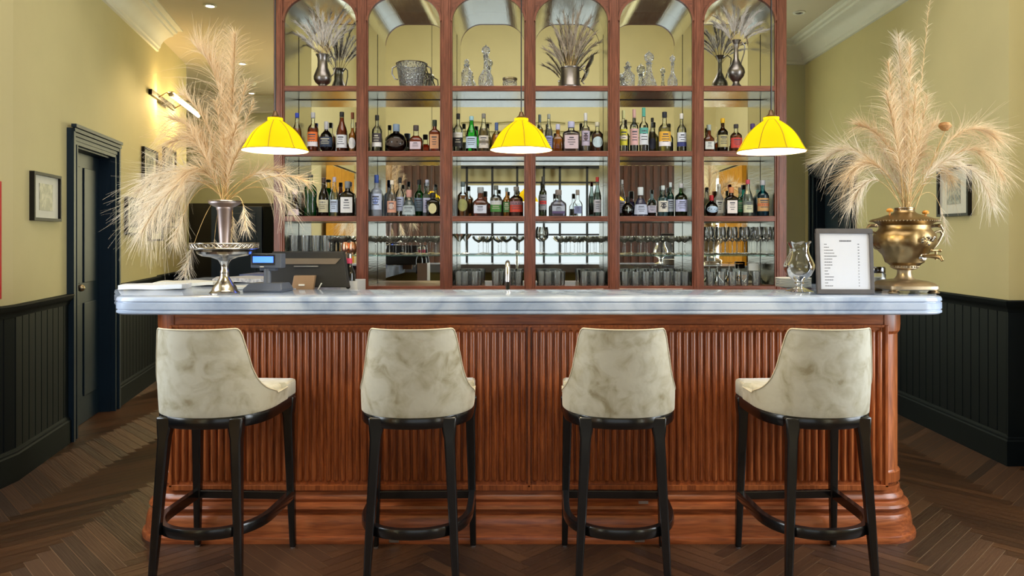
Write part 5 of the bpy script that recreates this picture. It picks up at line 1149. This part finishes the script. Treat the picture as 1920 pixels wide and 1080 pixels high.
# papers and napkins
def sheet(x, y, z, w_, d, rz, mat, label, name='paper_stack', th=.004, cat='papers', wav=0):
    mb = MB(); nx, ny = 10, 8; vs = []
    for k_, zz in ((0, 0), (1, th)):
        for i in range(nx + 1):
            for j in range(ny + 1):
                u, v = i / nx - .5, j / ny - .5; vs.append((u * w_, v * d, zz + (wav * (math.sin(u * 9 + v * 5) + 1) * (.5 + abs(u)) if wav else 0)))
    W_ = ny + 1; o2 = (nx + 1) * W_; fs = [(i * W_ + j, (i + 1) * W_ + j, (i + 1) * W_ + j + 1, i * W_ + j + 1) for i in range(nx) for j in range(ny)]
    fs += [tuple(o2 + q for q in f) for f in fs]
    for i in range(nx): fs += [(i * W_, (i + 1) * W_, o2 + (i + 1) * W_, o2 + i * W_), (i * W_ + ny, (i + 1) * W_ + ny, o2 + (i + 1) * W_ + ny, o2 + i * W_ + ny)]
    for j in range(ny): fs += [(j, j + 1, o2 + j + 1, o2 + j), (nx * W_ + j, nx * W_ + j + 1, o2 + nx * W_ + j + 1, o2 + nx * W_ + j)]
    mb.add(vs, fs); o = obj(name, mb, mat, angle=50, loc=(x, y, z)); o.rotation_euler = (0, 0, rz); return tag(o, label, cat)
sheet(-1.90, 3.80, CT + .001, .30, .16, R(8), M['white_cloth'], 'folded white napkins at the far left end of the counter', 'napkin_stack', .022, 'napkins', .002)
sheet(-1.84, 4.10, CT + .001, .34, .22, R(-6), M['paper'], 'yellowish folded newspaper behind the white napkins', 'newspaper', .016, 'newspaper', .004)
sheet(-1.62, 4.42, CT + .001, .42, .30, R(12), pb('newsprint', srgb(206, 204, 204), .8, c2=srgb(120, 124, 134), scale=60, stretch=(1, 4, 1)), 'printed grey newspapers spread behind the cake stand', 'newspaper', .022, 'newspaper', .005)
sheet(-1.42, 3.80, CT + .001, .26, .13, R(3), M['paper'], 'white paper slips right behind the cake stand foot', 'paper_slips', .012, 'papers', .001)
sheet(-1.5, 4.78, CT + .001, .60, .28, R(-4), pb('blue_folder', srgb(70, 82, 120), .6), 'dark blue folder at the back of the left counter wing', 'folder', .03, 'folder')
# customer display
t = thing('customer_display', 'grey pole display with a glowing blue screen beside the cake stand', 'customer display', (-1.268, 3.62, CT), R(-6))
M['grey_pl'] = pb('slate_plastic', srgb(74, 82, 98), .45, var=.05); M['scr'] = pb('blue_screen', (.03, .09, .7, 1), .3, emit=(.05, .16, 1, 1), es=1.6)
mb = MB(); a = [(-.098, -.06), (.098, -.06), (.098, .075), (-.098, .075)]; b = [(-.075, -.035), (.085, -.035), (.085, .06), (-.075, .06)]
mb.add([(x, y, 0) for x, y in a] + [(x, y, .014) for x, y in a] + [(x, y, .042) for x, y in b], [(3, 2, 1, 0)] + [(i, (i + 1) % 4, 4 + (i + 1) % 4, 4 + i) for i in range(4)] + [(4 + i, 4 + (i + 1) % 4, 8 + (i + 1) % 4, 8 + i) for i in range(4)] + [(8, 9, 10, 11)])
obj('base', mb, M['grey_pl'], t, smooth=False, bevel=.004)
obj('pole', MB().loft([(.020, .04), (.018, .05), (.017, .11)], 20), M['grey_pl'], t)
obj('yoke', MB().box(-.035, .045, -.012, .02, .100, .122), M['grey_pl'], t, smooth=False, bevel=.003)
hd = obj('head', MB().box(-.075, .078, -.022, .032, .114, .184), M['grey_pl'], t, smooth=False, bevel=.004)
obj('screen_bezel', MB().box(-.07, .048, -.0245, -.022, .128, .178), M['black_plastic'], hd, smooth=False)
obj('screen', MB().box(-.062, .040, -.0255, -.0245, .140, .170), M['scr'], hd, smooth=False)
obj('logo', MB().box(-.028, -.008, -.0235, -.022, .118, .122), M['crown'], hd, smooth=False)
# till monitor, seen from behind
s = 365; t = thing('till_monitor', 'black touch-screen till seen from behind, left of the back bar', 'monitor', ((574 - CX) / s, F / s + .06, .93))
tag(obj('till_shelf', MB().box(-1.34, -.80, 3.76, 4.22, .88, .929), M['blackmat'], smooth=False), 'dark shelf under the till behind the bar', 'shelf')
def zz(py): return EH + (HY - py) / s - .93
def xx(px): return (px - 574) / s
mb = MB(); A_ = [(xx(503), 0, zz(472)), (xx(638), 0, zz(472)), (xx(649), -.02, zz(540)), (xx(492), -.02, zz(540))]
def slab(mb, fr_, bk): 
    mb.add(fr_ + bk, [(0, 1, 2, 3), (7, 6, 5, 4)] + [(i, 4 + i, 4 + (i + 1) % 4, (i + 1) % 4) for i in range(4)]); return mb
slab(mb, A_, [(x, y + .05, z) for x, y, z in A_]); obj('housing', mb, M['black_plastic'], t, smooth=False, bevel=.004)
mb = slab(MB(), [(xx(505), -.012, zz(485)), (xx(634), -.012, zz(485)), (xx(624), -.012, zz(496)), (xx(505), -.012, zz(496))], [(xx(505), .0, zz(485)), (xx(634), .0, zz(485)), (xx(624), .0, zz(496)), (xx(505), .0, zz(496))]); obj('ledge', mb, pb('taupe_plastic', srgb(104, 92, 78), .5), t, smooth=False)
obj('vent_bar', MB().box(xx(546), xx(592), -.018, -.008, zz(501), zz(499)), M['steel'], t, smooth=False)
fr_ = [(xx(549), -.045, zz(517)), (xx(589), -.045, zz(517)), (xx(584), -.055, zz(556)), (xx(543), -.055, zz(556))]
nk = obj('neck', slab(MB(), fr_, [(x, y + .03, z) for x, y, z in fr_]), pb('tan_plastic', srgb(140, 112, 84), .45), t, smooth=False, bevel=.003)
obj('logo', MB().box(xx(559), xx(570), -.0535, -.050, zz(536), zz(533)), M['crown'], nk, smooth=False)
obj('cable', MB().tube([(xx(592), -.04, zz(548)), (xx(597), -.05, zz(540)), (xx(602), -.05, zz(531))], .003, 6), M['crown'], t)
# bottles beside the till
s = 345
t = thing('wine_bottle', 'black bottle with a pink neck label in the white caddy beside the till', 'bottle', ((655 - CX) / s, F / s, 1.06))
def ht(py): return EH + (HY - py) / s - 1.06
obj('glass', MB().loft([(.030, 0), (.032, .01), (.032, ht(515)), (.026, ht(508)), (.014, ht(498)), (.012, ht(482))], 24), glassy('dark_bottle', (.03, .03, .035), (.01, .01, .01), body=.5, bodycol=(.02, .02, .025)), t)
obj('neck_label', MB().loft([(.016, ht(494)), (.0155, ht(484))], 20, cap=False), labmat((196, 60, 96)), t); obj('cap', MB().loft([(.0145, ht(484)), (.0145, ht(476)), (.010, ht(475))], 16), M['silver'], t)
o_ = t; t = dup(o_, loc=((646 - CX) / s, F / s + .09, 1.06), label='second black bottle standing behind the pink-labelled one')
t = thing('bottle_caddy', 'white square caddy holding the dark bottles beside the till', 'caddy', ((658 - CX) / s, F / s + .03, .93)); 
wm = pb('white_enamel', srgb(214, 216, 218), .4); Hc = EH + (HY - 526) / s - .93
bd = MB(); bd.box(-.045, .045, -.075, -.072, 0, Hc).box(-.045, .045, .125, .128, 0, Hc).box(-.045, -.042, -.072, .125, 0, Hc).box(.042, .045, -.072, .125, 0, Hc).box(-.042, .042, -.072, .125, .1, .125)
obj('body', bd, wm, t, smooth=False); obj('printed_mark', MB().loft([(.0001, 0), (.012, 0)], 12, cap=False), M['frame_black'], t).matrix_basis = Matrix.Translation((-.004, -.0765, Hc - .03)) @ Matrix.Rotation(R(90), 4, 'X')
# faucet
s = 352; X = (952 - CX) / s; zt = EH + (HY - 492) / s; t = thing('faucet', 'chrome swan-neck tap rising behind the middle of the bar', 'faucet', (X, F / s + .02, .93))
Hf = zt - .93; obj('spout', MB().tube([(0, 0, 0), (0, 0, Hf - .03)] + [(0, -.035 + .035 * math.cos(a), Hf - .03 + .03 * math.sin(a)) for a in (.4, .8, 1.2, 1.57, 2.0, 2.5, 3.0)] + [(0, -.07, Hf - .10)], .0125, 14), pb('chrome', (.8, .8, .82, 1), .08, metal=1, var=.02), t)
obj('base', MB().loft([(.026, 0), (.026, .02), (.016, .03)], 20), M['steel'], t); obj('lever', MB().tube([(.015, 0, .03), (.06, 0, .05)], .006, 8), M['steel'], t)

# ------------------------------------------------------------------ on the bar, right
s = 389; t = thing('hurricane_glass', 'large empty footed glass vase left of the menu', 'glass vase', ((1498.5 - CX) / s, F / s, CT))
ks = 1 / s / 4.5
prof = [(.001, 0), (.068, 0.0), (.069, .003), (.045, .012), (.018, .022), (.016, .030), (.024, .040), (.020, .048), (.030, .058), (.055, .078), (.071, .110), (.071, .130), (.062, .155), (.050, .178), (.044, .198), (.045, .215), (.053, .236), (.056, .240)]
mb = MB(); n = 48; vs = []
for r, z in prof:
    for j in range(n):
        a = 2 * math.pi * j / n; q = max(0, (z - .2) / .04); vs.append((r * math.cos(a) * (1 + .05 * q * math.cos(7 * a)), r * math.sin(a) * (1 + .05 * q * math.cos(7 * a)), z + .005 * q * math.cos(7 * a)))
mb.add(vs, [(i * n + j, i * n + (j + 1) % n, (i + 1) * n + (j + 1) % n, (i + 1) * n + j) for i in range(len(prof) - 1) for j in range(n)])
obj('bowl', mb, glassy('thin_clear_glass', (.985, .99, .99), (.62, .66, .66)), t, angle=60)
# menu
s = 408; t = thing('menu_board', 'grey-framed drinks menu leaning upright on the right of the bar', 'menu', ((1585.5 - CX) / s, F / s, CT + .001), R(-3))
hw, hh = .1275, .302; tilt = Matrix.Rotation(R(-5), 4, 'X')
fm = pb('menu_frame_grey', srgb(74, 70, 70), .5, var=.12, scale=20); mb = MB()
for (a, b, c, d) in ((-hw, hw, 0, .022), (-hw, hw, hh - .022, hh), (-hw, -hw + .016, .022, hh - .022), (hw - .016, hw, .022, hh - .022)): mb.box(a, b, -.010, .010, c, d, mat=tilt)
obj('frame', mb, fm, t, smooth=False, bevel=.002)
pg = obj('page', MB().box(-hw + .016, hw - .016, -.003, .004, .022, hh - .022, mat=tilt), pb('menu_paper', srgb(192, 195, 204), .55, var=.01), t, smooth=False)
ink = pb('grey_ink', srgb(96, 98, 106), .7); widths = [6, 22, 30, 42, 50, 32, 28, 34, 20, 10, 16, 34, 34, 12, 30]
rn_ = random.Random(3); tt = MB(); x = -.022
for wd in (.006, .007, .005, .007, .003, .006, .005, .006): tt.box(x, x + wd, -.0038, -.003, hh - .060, hh - .054, mat=tilt); x += wd + .0012
obj('title_line', tt, ink, pg, smooth=False)
for i, wd in enumerate(widths):
    z = hh - .074 - i * .0137; mb = MB(); x = -.092
    while x < -.092 + wd * .00105: q = rn_.uniform(.003, .009); mb.box(x, x + q, -.0038, -.003, z, z + .0032, mat=tilt); x += q + .0016
    obj('menu_line', mb, ink, pg, smooth=False)
    mb = MB().box(.060, .060 + (.007 if i < 8 else .004), -.0038, -.003, z, z + .0034, mat=tilt); obj('price', mb, ink, pg, smooth=False)
obj('stand_leg', MB().beam((0, .02, .22), (0, .085, .0035), .05, .004), fm, t, smooth=False)
# plates behind, jar
t0 = None
for i in range(7):
    o = (obj('plate', MB().loft([(.001, 0), (.050, 0), (.060, .003), (.088, .009), (.090, .012), (.086, .012), (.058, .006), (.001, .005)], 40, cap=False), M['crown'], angle=40) if i == 0 else t0.copy())
    if i == 0: t0 = o
    else: col.objects.link(o)
    o.location = (1.365 + .0, 3.86, CT + .0005 + i * .0068); tag(o, ['bottom', 'second from bottom', 'third from bottom', 'middle', 'third from top', 'second from top', 'topmost'][min(i, 6)] + ' white saucer of the stack behind the menu', 'plate', 'saucers stacked behind the menu')
s = 372; t = thing('storage_jar', 'small clear jar with a shiny dark lid between menu and samovar', 'jar', ((1645 - CX) / s, F / s, CT + .03))
obj('glass', MB().loft([(.036, 0), (.040, .004), (.040, .045), (.034, .055)], 28), M['clear'], t); obj('contents', MB().loft([(.034, .003), (.036, .03), (.001, .034)], 20), M['paper'], t); obj('lid', MB().loft([(.036, .053), (.038, .056), (.038, .078), (.034, .084), (.001, .085)], 28), pb('dark_chrome', (.12, .12, .13, 1), .12, metal=1), t)
tag(obj('wooden_box', MB().box(-.055, .055, -.05, .05, 0, .029), pb('pale_wood', srgb(206, 180, 150), .6), smooth=False, bevel=.003, loc=((1648 - CX) / s, F / s, CT + .0005)), 'pale low wooden box under the jar', 'box')
# samovar
s = 402; k = 1 / s; SX, SYY = (1708 - CX) / s, F / s + .06
t = thing('samovar', 'large aged brass samovar with tap, holding pampas grass', 'samovar', (SX, SYY, CT), R(0))
def zp(py): return (556 - py) * .98 / s
bm_, bp = M['brass'], M['brass_pale']
base = MB(); base.loft([(.116, zp(549)), (.122, zp(547)), (.122, zp(541)), (.116, zp(539)), (.104, zp(535)), (.080, zp(532)), (.05, zp(530))], 48, power=.4, cap=True)
obj('base_plate', base, bp, t, angle=30)
for sx in (-1, 1):
    for sy in (-1, 1): obj('foot', MB().loft([(.022, .001), (.027, .006), (.018, .014), (.024, .024)], 14, c=(sx * .092, sy * .085, 0)), bp, t)
obj('pedestal', MB().loft([(.052, zp(531)), (.040, zp(527)), (.034, zp(522)), (.031, zp(516)), (.033, zp(512)), (.050, zp(510)), (.058, zp(508)), (.058, zp(503)), (.050, zp(502))], 36, cap=False), bp, t, angle=30)
mb = MB(); ng = 26
for i in range(ng): a = 2 * math.pi * i / ng; mb.sphere((.059 * math.cos(a), .059 * math.sin(a), zp(505.5)), .0048, 6, 4)
obj('beaded_band', mb, bp, t)
prof = [(50, 503), (52, 499), (58, 492), (70, 478), (82, 466), (100, 456), (107, 450), (109, 443), (107, 436), (100, 429), (90, 424), (86, 420), (86, 416), (90, 411), (104, 407), (122, 404)]
mb = MB(); n = 72; vs = []
pts_ = [(r_ / 108 * .133, zp(py_)) for r_, py_ in prof]
# radii read from the silhouette (pixels from the axis)
sil = [(26, 503), (29, 500), (34, 497), (36, 490), (39, 483), (46, 474), (51, 467), (54, 460), (54.5, 454), (54, 448), (52, 441), (47, 435), (44.5, 430), (45, 425), (52, 420), (60, 417)]
for r_, py_ in sil:
    for j in range(n):
        a = 2 * math.pi * j / n; lobe = .055 * (abs(math.sin(4 * a)) - .6) if 440 < py_ < 480 else 0; vs.append((r_ * k * (1 + lobe) * math.cos(a), r_ * k * (1 + lobe) * math.sin(a), zp(py_)))
mb.add(vs, [(i * n + j, i * n + (j + 1) % n, (i + 1) * n + (j + 1) % n, (i + 1) * n + j) for i in range(len(sil) - 1) for j in range(n)])
obj('body', mb, bm_, t, angle=40)
obj('lid', MB().loft([(60 * k, zp(417)), (61 * k, zp(416)), (58 * k, zp(414)), (44 * k, zp(410)), (34 * k, zp(406)), (24 * k, zp(403)), (19 * k, zp(400)), (17 * k, zp(396)), (18 * k, zp(392)), (15 * k, zp(392))], 48, cap=False), bm_, t, angle=30)
mb = MB()
for i in range(64): a = 2 * math.pi * i / 64; mb.sphere((60.5 * k * math.cos(a), 60.5 * k * math.sin(a), zp(417)), .0035, 6, 4)
obj('rope_rim', mb, bp, t)
obj('collar', MB().loft([(17.2 * k, zp(396)), (17.6 * k, zp(391)), (16.5 * k, zp(391))], 32, cap=False), M['silver'], t)
for sx, px_, py_ in ((-1, 1676, 396), (1, 1744, 400)):
    kx = (px_ - 1708) * k; kb = obj('lid_knob', MB().loft([(.004, zp(py_ + 10)), (.004, zp(py_ + 4)), (.014, zp(py_ + 3)), (.016, zp(py_)), (.010, zp(py_ - 3)), (.001, zp(py_ - 4))], 16, c=(kx, -.02, 0)), M['amber_knob'], t)
for sg in (-1, 1):
    q = lambda x_, py_, y_=0: (sg * x_ * k, y_ * k, zp(py_))
    hb = obj('handle', MB().tube([q(48, 472), q(55, 470), q(62, 462), q(68, 452), q(72, 442), q(68, 436), q(60, 438), q(54, 442)], [.004, .006, .007, .006, .006, .006, .005, .005], 10), bp, t)
    hb2 = MB().tube([q(72, 446), q(74, 436), q(70, 428), q(64, 424), q(56, 426)], .005, 8); hb2.tube([q(60, 426, -12), q(60, 426, 12)], .0085, 10); hb2.sphere(q(60, 426, -14), .010); hb2.sphere(q(60, 426, 14), .010)
    obj('handle_grip', hb2, bp, hb)
tp = MB(); th_ = R(-62); dx, dyy = math.cos(th_), math.sin(th_)
def tpv(r_, z_): return (r_ * k * dx, r_ * k * dyy, z_)
zt = zp(484); tp.tube([tpv(30, zt), tpv(50, zt), tpv(62, zt), tpv(72, zt - .004), tpv(76, zt - .02)], [.008, .008, .011, .010, .007], 12); tb = obj('tap', tp, M['brass'], t)
obj('tap_rosette', MB().tube([tpv(34, zt), tpv(41, zt)], [.026, .020], 18), M['silver'], tb)
q = tpv(63, zt); obj('tap_key', MB().tube([(q[0], q[1], q[2] - .015), (q[0], q[1], q[2] + .022)], .006, 8).tube([(q[0] - .018, q[1] - .004, q[2] + .026), (q[0] + .018, q[1] + .004, q[2] + .026)], .005, 8).sphere((q[0] + .02, q[1], q[2] + .026), .008, 10, 6).sphere((q[0] - .02, q[1], q[2] + .026), .008, 10, 6), M['brass'], tb)
mb = MB(); rn_ = random.Random(9)
for i in range(22):     # raised relief on the belly in front
    a = R(-90) + rn_.uniform(.0, .62); r_ = 57.5 * k; z_ = zp(rn_.uniform(448, 463)); c_ = (r_ * math.cos(a), r_ * math.sin(a), z_); mb.sphere(c_, rn_.uniform(.004, .007), 6, 4)
obj('relief', mb, M['silver'], t)
g2 = 'pampas plumes in the samovar'
spR = [
 (1740, 5, 1725, 200, 60, .05, 1, .5, .1, .5, 'pampas', 'thin bare-stemmed plume reaching the top edge of the photo'),
 (1706, 60, 1712, 220, 379, 0.12, -1, 0.15, .05, .45, 'pampas_white', 'tall broad pampas plume rising straight from the samovar'),
 (1728, 75, 1722, 230, 299, 0.11, 1, 0.15, .05, .45, 'pampas', 'tall pampas plume just right of the straight one'),
 (1684, 115, 1700, 240, 241, 0.12, -1, 0.20, .15, .35, 'pampas', 'tall pampas plume leaning slightly left over the samovar'),
 (1655, 180, 1690, 260, 195, 0.15, -1, 0.25, .3, .3, 'pampas', 'mid-height pampas plume leaning left above the samovar'),
 (1625, 230, 1685, 240, 206, 0.18, -1, 0.25, .45, .25, 'pampas', 'arching pampas plume left of centre in the samovar'),
 (1583, 290, 1650, 235, 218, 0.18, -1, 0.30, .5, .3, 'pampas_white', 'pampas plume arching farthest left from the samovar'),
 (1598, 330, 1650, 255, 184, 0.16, -1, 0.32, .6, .3, 'pampas', 'drooping pampas plume over the right-hand doorway'),
 (1612, 385, 1650, 280, 149, 0.12, -1, 0.40, .7, .3, 'pampas_white', 'low drooping pampas plume left of the samovar'),
 (1640, 300, 1680, 290, 149, 0.15, -1, 0.20, .4, .35, 'pampas_white', 'short pampas plume with silvery hairs left of centre'),
 (1668, 240, 1695, 300, 172, 0.13, -1, 0.15, .3, .4, 'pampas_white', 'short bushy pampas plume in the heart of the right bunch'),
 (1745, 180, 1726, 270, 172, 0.11, 1, 0.20, .15, .4, 'pampas', 'upright pampas plume right of centre in the samovar'),
 (1790, 225, 1745, 250, 218, 0.16, 1, 0.25, .4, .3, 'pampas', 'pampas plume leaning right above the dried seed head'),
 (1862, 262, 1800, 190, 241, 0.17, 1, 0.28, .6, .3, 'pampas', 'long pampas plume arching right from the samovar'),
 (1890, 330, 1835, 200, 218, 0.16, 1, 0.35, .7, .3, 'pampas', 'pampas plume arching farthest right from the samovar'),
 (1868, 385, 1830, 230, 149, 0.12, 1, 0.42, .8, .3, 'pampas_white', 'pampas plume drooping lowest at the right'),
 (1832, 330, 1785, 255, 172, 0.15, 1, 0.32, .6, .3, 'pampas', 'drooping pampas plume in front of the right framed print'),
 (1800, 300, 1755, 285, 149, 0.13, 1, 0.25, .5, .35, 'pampas_white', 'short pampas plume spreading right of the samovar'),
 (1785, 455, 1768, 300, 40, .05, 1, .7, .6, .5, 'pampas_white', 'thin bent stem falling past the right samovar handle'),
 (1720, 160, 1716, 260, 229, 0.11, -1, 0.10, .1, .5, 'pampas', 'upright pampas plume at the very centre of the samovar'),
 (1765, 270, 1735, 300, 161, 0.12, 1, 0.15, .35, .4, 'pampas', 'short pampas plume below the dried seed head'),
 (1710, 280, 1710, 330, 161, 0.11, 1, 0.10, .2, .5, 'pampas_white', 'shortest upright pampas plume at the samovar mouth')]
pampas(1712, 392, 396, (SX + .005, SYY, CT + zp(396)), spR, '', g2)
s = 396; X, Z = (1769 - CX) / s, EH + (HY - 238) / s
t = thing('dried_seed_head', 'round brown dried seed head on a stem right of centre in the samovar', 'dried flower', (X, SYY - .02, Z))
obj('head', MB().loft([(.001, -.022), (.014, -.018), (.026, -.004), (.028, .004), (.020, .018), (.001, .022)], 18, lobes=9, lobe_amp=.06), pb('seed_brown', srgb(206, 160, 104), .8, c2=srgb(150, 100, 56), scale=40), t)
obj('stem', MB().tube([(0, 0, -.02), (-.05, .01, -.15), (-.13, .02, CT + zp(396) - Z)], .0022, 6), M['stem'], t)
